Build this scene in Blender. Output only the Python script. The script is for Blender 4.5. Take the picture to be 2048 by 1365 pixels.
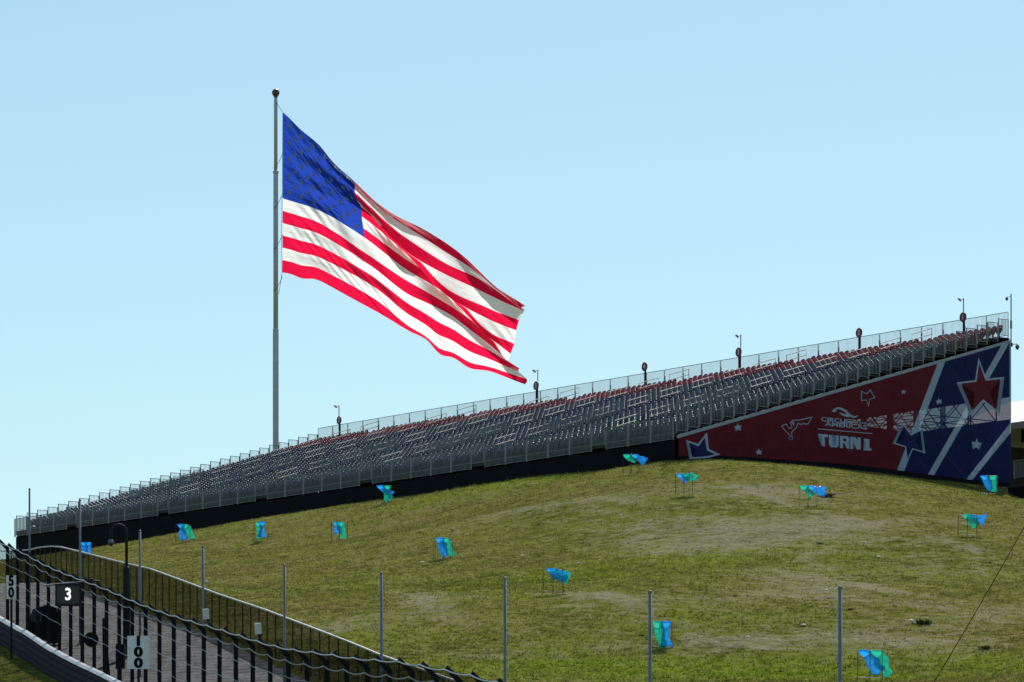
import bpy, bmesh, math, random
import numpy as np
from mathutils import Vector, Matrix, noise
random.seed(7); rng = np.random.default_rng(7)
sc = bpy.context.scene
for o in list(bpy.data.objects): bpy.data.objects.remove(o)
COL = sc.collection

# ------------------------------------------------------------------ camera, sky, sun, exposure
F = 8960.0          # focal length in photo pixels (photo is 2048 wide)
HY = 1890.0         # horizon row
ZC = 1.7            # camera height
cd = bpy.data.cameras.new("camera"); cam = bpy.data.objects.new("camera", cd); COL.objects.link(cam)
cd.sensor_width = 36.0; cd.lens = F / 2048 * 36.0
cd.shift_y = (HY - 682.5) / 2048
cd.clip_start = 1.0; cd.clip_end = 9000
cam.location = (0, 0, ZC); cam.rotation_euler = (math.radians(90), 0, 0)
sc.camera = cam

SUN_EL, SUN_AZ = math.radians(45), math.radians(13)      # azimuth from +Y, negative = left
sdir = Vector((math.sin(SUN_AZ) * math.cos(SUN_EL), math.cos(SUN_AZ) * math.cos(SUN_EL), math.sin(SUN_EL)))
w = bpy.data.worlds.new("World"); sc.world = w; w.use_nodes = True
nt = w.node_tree; nt.nodes.clear()
sky = nt.nodes.new("ShaderNodeTexSky"); sky.sky_type = 'NISHITA'; sky.sun_disc = False
sky.sun_elevation = SUN_EL; sky.sun_rotation = SUN_AZ
sky.altitude = 150; sky.air_density = 1.0; sky.dust_density = 0.35; sky.ozone_density = 2.2
bg = nt.nodes.new("ShaderNodeBackground"); bg.inputs[1].default_value = 0.112
wo = nt.nodes.new("ShaderNodeOutputWorld")
tint = nt.nodes.new("ShaderNodeMix"); tint.data_type = 'RGBA'; tint.blend_type = 'MULTIPLY'; tint.inputs[0].default_value = 1.0
tint.inputs[7].default_value = (1.37, 1.65, 1.61, 1)          # white balance of the whole sky
gam = nt.nodes.new("ShaderNodeGamma"); gam.inputs[1].default_value = 0.75        # softer sky gradient, as the camera recorded it
nt.links.new(sky.outputs[0], gam.inputs[0]); nt.links.new(gam.outputs[0], tint.inputs[6]); nt.links.new(tint.outputs[2], bg.inputs[0]); nt.links.new(bg.outputs[0], wo.inputs[0])
sl = bpy.data.lights.new("sun", 'SUN'); sl.energy = 5.0; sl.angle = math.radians(0.53); sl.color = (1, 0.965, 0.91)
so = bpy.data.objects.new("sun", sl); COL.objects.link(so)
so.rotation_euler = (-sdir).to_track_quat('-Z', 'Y').to_euler(); so.location = (0, 0, 200)
sc.view_settings.view_transform = 'Standard'; sc.view_settings.look = 'None'
sc.view_settings.exposure = 0.0; sc.view_settings.gamma = 1.0
sc.view_settings.use_curve_mapping = False

# ------------------------------------------------------------------ helpers
def P(px, py, Y):                       # point of the place seen at a photo pixel, at forward distance Y
    return Vector(((px - 1024) * Y / F, Y, ZC + (HY - py) * Y / F))

def new_mat(name):
    m = bpy.data.materials.new(name); m.use_nodes = True
    return m, m.node_tree, m.node_tree.nodes["Principled BSDF"]

def N(nt, t, **kw):
    n = nt.nodes.new(t)
    for k, v in kw.items():
        if k in ('operation', 'data_type', 'blend_type', 'wave_type', 'bands_direction', 'noise_dimensions', 'attribute_name', 'feature'):
            setattr(n, k, v)
        else:
            n.inputs[k].default_value = v
    return n

def mat(name, col, rough=0.6, metal=0.0, vary=0.15, scale=3.0, bump=0.0, spec=0.5):
    m, nt, b = new_mat(name)
    b.inputs["Roughness"].default_value = rough; b.inputs["Metallic"].default_value = metal
    b.inputs["Specular IOR Level"].default_value = spec
    tc = nt.nodes.new("ShaderNodeTexCoord")
    nz = N(nt, "ShaderNodeTexNoise", Scale=scale, Detail=5.0, Roughness=0.65)
    nt.links.new(tc.outputs["Object"], nz.inputs["Vector"])
    cr = nt.nodes.new("ShaderNodeValToRGB")
    cr.color_ramp.elements[0].position = 0.3; cr.color_ramp.elements[1].position = 0.72
    cr.color_ramp.elements[0].color = (*[c * (1 - vary) for c in col], 1)
    cr.color_ramp.elements[1].color = (*[min(1, c * (1 + vary)) for c in col], 1)
    nt.links.new(nz.outputs["Fac"], cr.inputs[0]); nt.links.new(cr.outputs[0], b.inputs["Base Color"])
    if bump:
        bp = N(nt, "ShaderNodeBump", Strength=bump, Distance=0.05)
        nt.links.new(nz.outputs["Fac"], bp.inputs["Height"]); nt.links.new(bp.outputs[0], b.inputs["Normal"])
    return m

class MB:
    """collects boxes, bars and tubes into one mesh"""
    def __init__(s): s.v = []; s.f = []; s.uv = None
    def add(s, vs, fs):
        o = len(s.v); s.v += [tuple(p) for p in vs]; s.f += [tuple(i + o for i in f) for f in fs]
    def box(s, c, d):
        x, y, z = c; a, b, e = d[0] / 2, d[1] / 2, d[2] / 2
        s.add([(x + i * a, y + j * b, z + k * e) for k in (-1, 1) for j in (-1, 1) for i in (-1, 1)],
              [(0, 2, 3, 1), (4, 5, 7, 6), (0, 1, 5, 4), (2, 6, 7, 3), (0, 4, 6, 2), (1, 3, 7, 5)])
    def bar(s, p, q, r, n=4, r2=None, cap=True):
        p, q = Vector(p), Vector(q); d = (q - p)
        if d.length < 1e-6: return
        d.normalize(); r2 = r if r2 is None else r2
        a = d.cross(Vector((0, 0, 1)) if abs(d.z) < 0.9 else Vector((1, 0, 0))).normalized(); b = d.cross(a)
        ph = math.pi / n
        vs = []
        for c, rr in ((p, r), (q, r2)):
            vs += [c + (a * math.cos(ph + 2 * math.pi * i / n) + b * math.sin(ph + 2 * math.pi * i / n)) * rr for i in range(n)]
        fs = [(i, (i + 1) % n, n + (i + 1) % n, n + i) for i in range(n)]
        if cap: fs += [tuple(range(n))[::-1], tuple(range(n, 2 * n))]
        s.add(vs, fs)
    def path(s, pts, r, n=5):
        pts = [Vector(p) for p in pts]; o = len(s.v); m = len(pts)
        prev = None
        for i, c in enumerate(pts):
            d = (pts[min(i + 1, m - 1)] - pts[max(i - 1, 0)]).normalized()
            if prev is None:
                a = d.cross(Vector((0, 0, 1)) if abs(d.z) < 0.9 else Vector((1, 0, 0))).normalized()
            else:
                a = (prev - d * prev.dot(d)).normalized()
            prev = a; b = d.cross(a); rr = r[i] if isinstance(r, (list, tuple)) else r
            s.v += [tuple(c + (a * math.cos(2 * math.pi * k / n) + b * math.sin(2 * math.pi * k / n)) * rr) for k in range(n)]
        for i in range(m - 1):
            for k in range(n):
                s.f.append((o + i * n + k, o + i * n + (k + 1) % n, o + (i + 1) * n + (k + 1) % n, o + (i + 1) * n + k))
        s.f += [tuple(o + k for k in range(n))[::-1], tuple(o + (m - 1) * n + k for k in range(n))]
    def lathe(s, prof, n=12, c=(0, 0, 0)):
        o = len(s.v)
        for r, z in prof:
            s.v += [(c[0] + r * math.cos(2 * math.pi * k / n), c[1] + r * math.sin(2 * math.pi * k / n), c[2] + z) for k in range(n)]
        for i in range(len(prof) - 1):
            for k in range(n):
                s.f.append((o + i * n + k, o + i * n + (k + 1) % n, o + (i + 1) * n + (k + 1) % n, o + (i + 1) * n + k))
        s.f += [tuple(o + k for k in range(n))[::-1], tuple(o + (len(prof) - 1) * n + k for k in range(n))]
    def prism(s, poly, fn, depth):
        """extrude a 2D polygon: fn(a,b,offset) -> 3D"""
        n = len(poly)
        vs = [fn(a, b, 0) for a, b in poly] + [fn(a, b, depth) for a, b in poly]
        fs = [tuple(range(n)), tuple(range(2 * n - 1, n - 1, -1))] + [(i, n + i, n + (i + 1) % n, (i + 1) % n) for i in range(n)]
        s.add(vs, fs)
    def mesh(s, name, m, smooth=False):
        me = bpy.data.meshes.new(name); me.from_pydata(s.v, [], s.f)
        if m: me.materials.append(m)
        bm = bmesh.new(); bm.from_mesh(me); bmesh.ops.recalc_face_normals(bm, faces=bm.faces); bm.to_mesh(me); bm.free()
        if smooth: me.polygons.foreach_set("use_smooth", [True] * len(me.polygons))
        me.update(); return me
    def build(s, name, m, parent=None, smooth=False):
        return link(name, s.mesh(name, m, smooth), parent)

def link(name, me, parent=None, loc=None, rz=None):
    o = bpy.data.objects.new(name, me); COL.objects.link(o)
    if parent: o.parent = parent
    if loc is not None: o.location = loc
    if rz is not None: o.rotation_euler[2] = rz
    return o
def tag(o, label, cat, group=None):
    o["label"] = label; o["category"] = cat
    if group: o["group"] = group
    return o
def empty(name, loc=(0, 0, 0), rz=0.0):
    o = bpy.data.objects.new(name, None); COL.objects.link(o)
    o.location = loc; o.rotation_euler[2] = rz; o.empty_display_size = 0.3
    return o
def text_mesh(txt, size, m, ext=0.004, bold=0.0, align='CENTER'):
    c = bpy.data.curves.new("lettering", 'FONT'); c.body = txt; c.size = size; c.extrude = ext; c.offset = bold
    c.align_x = align; c.align_y = 'CENTER'; c.resolution_u = 4
    o = bpy.data.objects.new("lettering", c); COL.objects.link(o)
    bpy.context.view_layer.update()
    me = bpy.data.meshes.new_from_object(o); bpy.data.objects.remove(o)
    me.materials.clear(); me.materials.append(m)
    return me
def interp(tab, x):
    xs, ys = zip(*tab); return float(np.interp(x, xs, ys))

# ------------------------------------------------------------------ lay of the land
A36 = math.radians(36)
V2 = np.array([math.cos(A36), math.sin(A36)]); U2 = np.array([-math.sin(A36), math.cos(A36)])
NX, NY = (1351 - 1024) * 260 / F, 260.0          # near front corner of the stand
ROWS, RD, RR = 30, 0.865, 0.26
DEP = ROWS * RD; LEN = 76.8
BASE = ZC + 28.0
def stand_pt(d, v): p = np.array([NX, NY]) + U2 * d + V2 * v; return float(p[0]), float(p[1])
def front_d(px, v=0.0):
    x0, y0 = stand_pt(0, v); q = (px - 1024) / F
    return (x0 - q * y0) / (-U2[0] + q * U2[1])
def side_t(px):
    q = (px - 1024) / F; return (q * NY - NX) / (V2[0] - q * V2[1])

FENCE_K, FENCE_C = 358400.0, -1500.0             # spectator fence line   Y = K/(px-C)
CATCH_K, CATCH_C = 272500.0, -1470.0             # catch fence line
def fence_xy(K, C, Y):
    px = C + K / Y; return (px - 1024) * Y / F, px
fence_top = [(-200, 1105), (20, 1103), (60, 1100), (75, 1096), (100, 1093), (120, 1094), (165, 1105), (230, 1122), (300, 1138), (360, 1160), (440, 1190),
             (530, 1220), (640, 1262), (700, 1285), (760, 1310), (800, 1324), (840, 1338), (1000, 1393), (1300, 1478), (1700, 1560), (2300, 1650)]
catch_top = [(-200, 1000), (0, 1080), (24, 1092), (56, 1105), (101, 1131), (148, 1151), (181, 1163), (226, 1180), (297, 1211), (350, 1230), (400, 1245),
             (480, 1268), (518, 1281), (553, 1291), (588, 1300), (627, 1305), (673, 1311), (722, 1319), (775, 1323), (824, 1327), (877, 1337),
             (926, 1346), (979, 1358), (1100, 1392), (1400, 1450)]
CT = 4.25                                         # catch fence: ground to top cable
ctrl = []
def cpx(px, py, Y, dz=0.0):
    p = P(px, py, Y); ctrl.append((p.x, p.y, p.z + dz))
for px, py in [(1350, 921), (1250, 937), (1100, 949), (1000, 964), (850, 988), (700, 1010), (600, 1029), (500, 1049), (400, 1069), (300, 1090), (200, 1111), (60, 1150)]:
    d = front_d(px); x, y = stand_pt(d, 0); cpx(px, py, y)
for px, py in [(1480, 923), (1600, 931), (1720, 940), (1850, 957), (2010, 974)]:
    t = side_t(px); cpx(px, py, NY + V2[1] * t)
for px, py, Y in [(1745, 1360, 167), (1325, 1298, 176), (1112, 1190, 189), (885, 1118, 225), (680, 1083, 260), (522, 1080, 270), (1372, 988, 236),
                  (1625, 1013, 233), (1942, 1074, 220), (1268, 946, 256), (368, 1084, 280), (172, 1112, 258), (2048, 1000, 272), (2200, 1040, 270), (2300, 1150, 210), (2200, 1365, 150)]:
    cpx(px, py, Y)
for px in (20, 120, 230, 360, 530, 700, 840, 1000, 1300, 1700, 2300):
    Y = FENCE_K / (px - FENCE_C); cpx(px, interp(fence_top, px), Y, -1.8)
for px in (-200, 0, 100, 226, 350, 480, 627, 775, 926, 1100, 1400):
    Y = CATCH_K / (px - CATCH_C); cpx(px, interp(catch_top, px), Y, -CT)
    p = P(px, interp(catch_top, px), Y); ctrl.append((p.x - 12, p.y - 3.4, p.z - CT - 0.1))
for x, y, z in [(0, 0, 0.0), (30, 0, 0), (-30, 0, 0), (0, 50, .8), (40, 50, .5), (-40, 50, 1), (60, 110, 5), (-60, 120, 5), (-60, 180, 14), (-70, 250, 22),
                (-60, 330, 26), (-10, 350, 27.5), (-30, 300, 27.8), (30, 330, 28.5), (60, 280, 28), (70, 200, 20), (80, 340, 28), (-80, 340, 25), (5, 300, 28.6), (-75, -10, 0), (75, -10, 0)]:
    ctrl.append((x, y, z))
ctrl = np.array(ctrl)
SC = 50.0
def tps_k(r2): return np.where(r2 > 1e-12, r2 * np.log(np.maximum(r2, 1e-12)), 0)
cx = ctrl[:, :2] / SC
Km = tps_k(((cx[:, None] - cx[None]) ** 2).sum(-1)) + np.eye(len(cx)) * 0.0015
Pm = np.hstack([np.ones((len(cx), 1)), cx])
Am = np.block([[Km, Pm], [Pm.T, np.zeros((3, 3))]])
sol = np.linalg.solve(Am, np.concatenate([ctrl[:, 2], np.zeros(3)]))
def gz(x, y):
    x = np.clip(np.asarray(x, float), -85, 85); y = np.clip(np.asarray(y, float), -10, 345)
    q = np.stack([x, y], -1) / SC; sh = q.shape[:-1]; q = q.reshape(-1, 2); out = np.empty(len(q))
    for i in range(0, len(q), 20000):
        s = q[i:i + 20000]
        out[i:i + 20000] = tps_k(((s[:, None] - cx[None]) ** 2).sum(-1)) @ sol[:-3] + sol[-3] + s @ sol[-2:]
    return out.reshape(sh)
def gz1(x, y): return float(gz(np.array([x]), np.array([y]))[0])
def ground_at(px, py):                            # where the line of sight through a photo pixel meets the hill
    Ys = np.arange(112, 330, 0.25); X = (px - 1024) * Ys / F; Z = ZC + (HY - py) * Ys / F
    hit = np.nonzero(gz(X, Ys) >= Z)[0]
    i = hit[0] if len(hit) else -1
    return float(X[i]), float(Ys[i]), gz1(X[i], Ys[i])

# ground mesh (one sheet to the horizon)
xs = np.concatenate([[-4000, -1500, -600, -250, -140], np.arange(-95, -46, 4), np.arange(-46, 46.01, 0.6), np.arange(50, 96, 4), [140, 250, 600, 1500, 4000]])
ys = np.concatenate([[-3000, -800, -200, -60, -20], np.arange(-8, 96, 4), np.arange(98, 312.01, 0.6), np.arange(316, 350, 4), [420, 600, 1200, 3000, 6000]])
GX, GY = np.meshgrid(xs, ys, indexing='xy'); GZ = gz(GX, GY)
def road_mask(X, Y):
    Ys = np.clip(Y, 60, 260); c = (CATCH_C - 1024) * Ys / F + CATCH_K / F; f = (FENCE_C - 1024) * Ys / F + FENCE_K / F
    return (X > c - 2.5) & (X < f + 1.0)
rough = np.zeros_like(GZ)
ii = (np.abs(GX) < 50) & (GY > 95) & (GY < 320)
pts = np.stack([GX[ii], GY[ii]], -1)
rv = np.array([noise.fractal(Vector((x * 0.55, y * 0.55, 3.3)), 1.0, 2.0, 4) * 0.07 + noise.noise(Vector((x * .11, y * .11, 9.1))) * 0.16 for x, y in pts])
rough[ii] = rv
rough[road_mask(GX, GY)] *= 0.1
GZ2 = GZ + rough
nx, ny = len(xs), len(ys)
gv = np.stack([GX, GY, GZ2], -1).reshape(-1, 3)
idx = np.arange(nx * ny).reshape(ny, nx)
gf = np.stack([idx[:-1, :-1], idx[:-1, 1:], idx[1:, 1:], idx[1:, :-1]], -1).reshape(-1, 4)
gme = bpy.data.meshes.new("ground")
gme.vertices.add(len(gv)); gme.vertices.foreach_set("co", gv.ravel())
gme.loops.add(gf.size); gme.loops.foreach_set("vertex_index", gf.ravel())
gme.polygons.add(len(gf)); gme.polygons.foreach_set("loop_start", np.arange(0, gf.size, 4)); gme.polygons.foreach_set("loop_total", np.full(len(gf), 4))
gme.update(); gme.polygons.foreach_set("use_smooth", [True] * len(gf))

# worn ground: patches of bare soil, dry grass and wheel tracks (real marks on the hill)
def wear_fields(X, Y):
    bare = np.zeros(X.shape); dry = np.zeros(X.shape); lush = np.zeros(X.shape)
    for px, py, rx, ry, s in wear_list:
        x0, y0, s2 = wear_pos[(px, py)]
        g = np.exp(-(((X - x0) / rx) ** 2 + ((Y - y0) / ry) ** 2))
        if s[0] == 'b': bare += g * s[1]
        elif s[0] == 'd': dry += g * s[1]
        else: lush += g * s[1]
    return bare, dry, lush
wear_list = [(1500, 1070, 6, 5, ('b', 1.0)), (1380, 1100, 4, 4, ('b', .8)), (1640, 1050, 5, 4, ('b', .9)), (1600, 990, 6, 5, ('b', .55)), (1480, 975, 5, 5, ('b', .4)),
             (1650, 1170, 4, 6, ('b', .9)), (1560, 1150, 3, 3, ('b', .7)), (1620, 1190, 3, 3, ('b', .8)), (1900, 1130, 5, 6, ('b', .6)), (1850, 1090, 4, 4, ('b', .5)), (1960, 1230, 5, 5, ('b', .8)),
             (1750, 1270, 4, 3, ('b', .8)), (1550, 1290, 5, 2.5, ('b', .8)), (1400, 1300, 3, 2, ('b', .5)), (1900, 1300, 4, 3, ('b', .6)), (1750, 960, 6, 5, ('b', .35)), (1260, 1060, 4, 4, ('b', .5)), (1340, 980, 5, 4, ('b', .4)),
             (1000, 1035, 5, 4, ('b', .45)), (940, 1000, 4, 4, ('b', .35)), (650, 1255, 2.5, 3, ('b', .8)), (780, 1230, 2.5, 3, ('b', .5)), (980, 1310, 2.5, 2.5, ('b', .8)), (840, 1200, 2, 3, ('b', .5)),
             (1180, 1190, 2, 2, ('b', .7)), (420, 1100, 5, 6, ('b', .3)), (1300, 1210, 4, 3, ('b', .7)), (1420, 1190, 3, 2, ('b', .5)), (1180, 1010, 3, 4, ('b', .35)), (1000, 940, 3, 3, ('b', .2)),
             (1400, 960, 8, 5, ('d', .8)), (1250, 980, 6, 6, ('d', .6)), (540, 1220, 5, 9, ('d', .9)), (480, 1140, 6, 9, ('d', .8)), (330, 1110, 6, 9, ('d', .8)), (880, 1020, 7, 7, ('d', .5)), (1750, 1000, 7, 5, ('d', .6)),
             (900, 1090, 4, 6, ('d', .5)), (640, 1060, 8, 8, ('d', .4)), (1200, 1120, 5, 4, ('d', .4)), (2000, 1050, 6, 6, ('d', .6)), (1850, 1200, 6, 6, ('d', .5)), (1980, 1260, 4, 4, ('d', .6)),
             (1000, 965, 8, 6, ('l', .9)), (1150, 945, 8, 5, ('l', .9)), (850, 1000, 6, 5, ('l', .6)), (1350, 1120, 7, 6, ('l', .8)), (1250, 1150, 6, 5, ('l', .6)), (950, 1170, 6, 8, ('l', .5)), (700, 1150, 5, 9, ('l', .5)),
             (1400, 1340, 8, 4, ('l', .8)), (1900, 1345, 8, 4, ('l', .8)), (1100, 1330, 6, 5, ('l', .6)), (750, 1270, 4, 6, ('l', .3)), (1450, 1225, 5, 4, ('l', .7)), (1800, 1110, 4, 4, ('l', .4)), (1800, 1310, 4, 3, ('l', .4))]
wear_pos = {(a[0], a[1]): ground_at(a[0], a[1]) for a in wear_list}
tracks = [[(1470, 975), (1560, 1000), (1640, 1030), (1735, 1050), (1850, 1035), (1960, 1050)], [(1260, 1060), (1300, 1045), (1380, 1035), (1470, 1040)], [(1300, 1070), (1260, 1085), (1330, 1060)],
          [(1215, 1190), (1280, 1235), (1340, 1255), (1395, 1268)], [(1500, 1130), (1600, 1150), (1700, 1170), (1840, 1192)], [(1870, 1080), (1960, 1110)], [(780, 1180), (860, 1220), (900, 1245)], [(800, 1175), (880, 1215), (950, 1262)],
          [(1000, 1030), (1100, 1015), (1240, 1000)], [(1400, 1285), (1520, 1300), (1640, 1282)], [(1640, 1100), (1600, 1120), (1660, 1140)], [(860, 1050), (950, 1040), (1060, 1020)], [(1200, 1200), (1250, 1212), (1220, 1190)]]
tseg = []
for tr in tracks:
    q = [ground_at(*p)[:2] for p in tr]; tseg += list(zip(q[:-1], q[1:]))
def track_field(X, Y):
    out = np.zeros(X.shape)
    for (x0, y0), (x1, y1) in tseg:
        dx, dy = x1 - x0, y1 - y0; L = dx * dx + dy * dy + 1e-9
        t = np.clip(((X - x0) * dx + (Y - y0) * dy) / L, 0, 1)
        d2 = (X - x0 - t * dx) ** 2 + (Y - y0 - t * dy) ** 2
        out = np.maximum(out, np.exp(-d2 / 0.32))
    return out
def add_wear(me, X, Y):
    b, d, l = wear_fields(X, Y); t = track_field(X, Y)
    for nm, val in (("bare", np.clip(b + 0.75 * t, 0, 1.3)), ("dry", np.clip(d, 0, 1.2)), ("lush", np.clip(l, 0, 1.2))):
        a = me.attributes.new(nm, 'FLOAT', 'POINT'); a.data.foreach_set("value", val.ravel().astype(np.float32))

def ground_material(name, blades):
    m, nt, b = new_mat(name); L = nt.links.new
    b.inputs["Roughness"].default_value = 1.0; b.inputs["Specular IOR Level"].default_value = 0.0
    tc = nt.nodes.new("ShaderNodeTexCoord")
    mp = N(nt, "ShaderNodeMapping"); mp.inputs["Scale"].default_value = (1, 1, 1); L(tc.outputs["Object"], mp.inputs[0])
    def nz(s, d=6.0, r=0.6): 
        n = N(nt, "ShaderNodeTexNoise", Scale=s, Detail=d, Roughness=r); L(mp.outputs[0], n.inputs["Vector"]); return n.outputs["Fac"]
    def mth(op, a, bb, clamp=False):
        n = N(nt, "ShaderNodeMath", operation=op); n.use_clamp = clamp
        for i, v in enumerate((a, bb)):
            if isinstance(v, (int, float)): n.inputs[i].default_value = v
            else: L(v, n.inputs[i])
        return n.outputs[0]
    def mix(f, a, bb):
        n = N(nt, "ShaderNodeMix", data_type='RGBA')
        (L(f, n.inputs[0]) if not isinstance(f, (int, float)) else setattr(n.inputs[0], 'default_value', f))
        for i, v in ((6, a), (7, bb)):
            if isinstance(v, tuple): n.inputs[i].default_value = (*v, 1)
            else: L(v, n.inputs[i])
        return n.outputs[2]
    def ramp(x, lo, hi):
        n = N(nt, "ShaderNodeMapRange"); L(x, n.inputs[0]); n.inputs[1].default_value = lo; n.inputs[2].default_value = hi; n.interpolation_type = 'SMOOTHSTEP'
        return n.outputs[0]
    at = {k: nt.nodes.new("ShaderNodeAttribute") for k in ("bare", "dry", "lush")}
    for k in at: at[k].attribute_name = k
    big, mid, fine, grit = nz(0.045), nz(0.22, 7, .65), nz(1.3, 6, .7), nz(6.0, 4, .7)
    g = mix(ramp(mid, .35, .65), (0.088, 0.096, 0.018), (0.165, 0.172, 0.028))
    g = mix(ramp(fine, .38, .66), g, (0.222, 0.212, 0.062))
    lush = mth('MULTIPLY', at["lush"].outputs["Fac"], ramp(mid, .25, .6))
    g = mix(mth('MULTIPLY', lush, 0.75), g, (0.165, 0.215, 0.020))
    dryf = mth('ADD', mth('MULTIPLY', at["dry"].outputs["Fac"], ramp(fine, .3, .62)), mth('MULTIPLY', ramp(big, .42, .68), ramp(fine, .35, .65)), True)
    g = mix(mth('MULTIPLY', dryf, .62), g, (0.225, 0.165, 0.065))
    bsum = mth('ADD', at["bare"].outputs["Fac"], mth('MULTIPLY', mth('SUBTRACT', mid, .5), 1.6))
    bsum = mth('ADD', bsum, mth('MULTIPLY', mth('SUBTRACT', fine, .5), 3.4))
    bsum = mth('ADD', bsum, mth('MULTIPLY', mth('SUBTRACT', nz(0.55, 8, .75), .5), 3.4))
    bf = ramp(bsum, .20, 1.7)
    soil = mix(ramp(grit, .35, .65), (0.185, 0.160, 0.110), (0.370, 0.330, 0.250))
    g = mix(mth('MULTIPLY', bf, .40 if blades else .66), g, soil)
    g = mix(mth('MULTIPLY', ramp(nz(2.2, 6, .75), .53, .70), .52), g, (0.026, 0.030, 0.010)) if not blades else g
    L(g, b.inputs["Base Color"])
    if blades:
        tr = nt.nodes.new("ShaderNodeBsdfTranslucent"); L(g, tr.inputs[0])
        ms = nt.nodes.new("ShaderNodeMixShader"); ms.inputs[0].default_value = 0.35
        L(b.outputs[0], ms.inputs[1]); L(tr.outputs[0], ms.inputs[2]); L(ms.outputs[0], nt.nodes["Material Output"].inputs[0])
    else:
        bp = N(nt, "ShaderNodeBump", Strength=0.9, Distance=0.25); L(mth('ADD', fine, mth('MULTIPLY', grit, .4)), bp.inputs["Height"]); L(bp.outputs[0], b.inputs["Normal"])
    return m
M_ground = ground_material("hill_grass", False); M_blade = ground_material("grass_blades", True)
gme.materials.append(M_ground); add_wear(gme, GX, GY)
ground = link("ground", gme); ground["kind"] = "structure"

# ------------------------------------------------------------------ materials
M_steel = mat("galvanised_steel", (0.17, 0.19, 0.23), 0.55, 0.2, 0.2, 6)
M_rail = mat("railing_steel", (0.22, 0.227, 0.235), 0.55, 0.0, 0.2, 4)
M_dark = mat("dark_steel", (0.020, 0.024, 0.031), 0.7, 0.0, 0.3, 5, spec=.12)
M_black = mat("black_fabric", (0.008, 0.009, 0.013), 0.9, 0, 0.3, 0.6, spec=0.1)
M_deck = mat("deck_boards", (0.030, 0.032, 0.037), 0.8, 0, 0.25, 2)
M_seat = mat("navy_plastic", (0.022, 0.030, 0.047), 0.46, 0, 0.12, 1, spec=.24)
M_red = mat("red_plastic", (0.150, 0.010, 0.024), 0.46, 0, 0.12, 1, spec=.25)
M_bright = mat("bright_handrail", (0.44, 0.405, 0.31), 0.6, 0.0, 0.1, 4)
M_pole = mat("flagpole_paint", (0.44, 0.46, 0.56), 0.5, 0.0, 0.08, 1)
M_ball = mat("bronze_ball", (0.10, 0.075, 0.05), 0.4, 0.6, 0.2, 2)
M_sign = mat("sign_red", (0.16, 0.012, 0.030), 0.5, 0, 0.1, 2)
M_white = mat("white_print", (0.72, 0.72, 0.72), 0.6, 0, 0.05, 2)
M_board = mat("board_white", (0.86, 0.87, 0.92), 0.6, 0, 0.1, 3)
M_ink = mat("black_ink", (0.008, 0.008, 0.009), 0.8, 0, 0.1, 3, spec=.1)
M_navy = mat("barrier_navy", (0.008, 0.012, 0.022), 0.7, 0, 0.25, 2, spec=.2)
M_cap = mat("barrier_white", (0.80, 0.80, 0.77), 0.5, 0, 0.12, 2)
M_rope = mat("rope", (0.10, 0.10, 0.11), 0.8, 0, 0.2, 5)
M_box = mat("enclosure_white", (0.60, 0.60, 0.58), 0.45, 0, 0.06, 3)
M_wire = mat("wire_black", (0.015, 0.015, 0.015), 0.5, 0.3, 0.1, 3)
M_tent = mat("tent_canvas", (0.80, 0.79, 0.76), 0.7, 0, 0.05, 0.5)
M_shade = mat("tent_wall_shaded", (0.12, 0.12, 0.12), 0.8, 0, 0.2, 1)  # dark grey puts the shade inside the tent into the wall colour
M_litter = mat("paper_litter", (0.75, 0.73, 0.68), 0.8, 0, 0.1, 8)
M_card = mat("brown_card", (0.16, 0.11, 0.07), 0.9, 0, 0.3, 6)
M_dome = mat("dome_glass", (0.02, 0.02, 0.025), 0.12, 0, 0.1, 3)
M_wood = mat("pale_wood", (0.45, 0.38, 0.27), 0.8, 0, 0.2, 6)

def asphalt():
    m, nt, b = new_mat("service_road_asphalt"); L = nt.links.new
    b.inputs["Roughness"].default_value = 0.85
    tc = nt.nodes.new("ShaderNodeTexCoord")
    mq = N(nt, "ShaderNodeMapping"); mq.inputs["Scale"].default_value = (1.1, 0.30, 1); L(tc.outputs["Object"], mq.inputs[0])
    n1 = N(nt, "ShaderNodeTexNoise", Scale=1.6, Detail=9.0, Roughness=0.72); L(mq.outputs[0], n1.inputs["Vector"])
    mp = N(nt, "ShaderNodeMapping"); mp.inputs["Scale"].default_value = (0.25, 1.0, 1); L(tc.outputs["Object"], mp.inputs[0])
    wv = N(nt, "ShaderNodeTexWave", wave_type='BANDS', bands_direction='Y', Scale=0.30, Distortion=7.0, Detail=3.0); wv.inputs["Detail Scale"].default_value = 0.6
    L(mp.outputs[0], wv.inputs["Vector"])
    cr = nt.nodes.new("ShaderNodeValToRGB"); e = cr.color_ramp.elements
    e[0].color = (.012, .012, .012, 1); e[0].position = .42; e[1].position = .72; e[1].color = (.22, .215, .20, 1)
    mx = N(nt, "ShaderNodeMath", operation='MULTIPLY_ADD'); L(wv.outputs["Fac"], mx.inputs[0]); mx.inputs[1].default_value = .14
    L(n1.outputs["Fac"], mx.inputs[2]); L(mx.outputs[0], cr.inputs[0]); L(cr.outputs[0], b.inputs["Base Color"])
    bp = N(nt, "ShaderNodeBump", Strength=.8, Distance=.12); L(mx.outputs[0], bp.inputs["Height"]); L(bp.outputs[0], b.inputs["Normal"])
    return m
M_road = asphalt()

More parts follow.
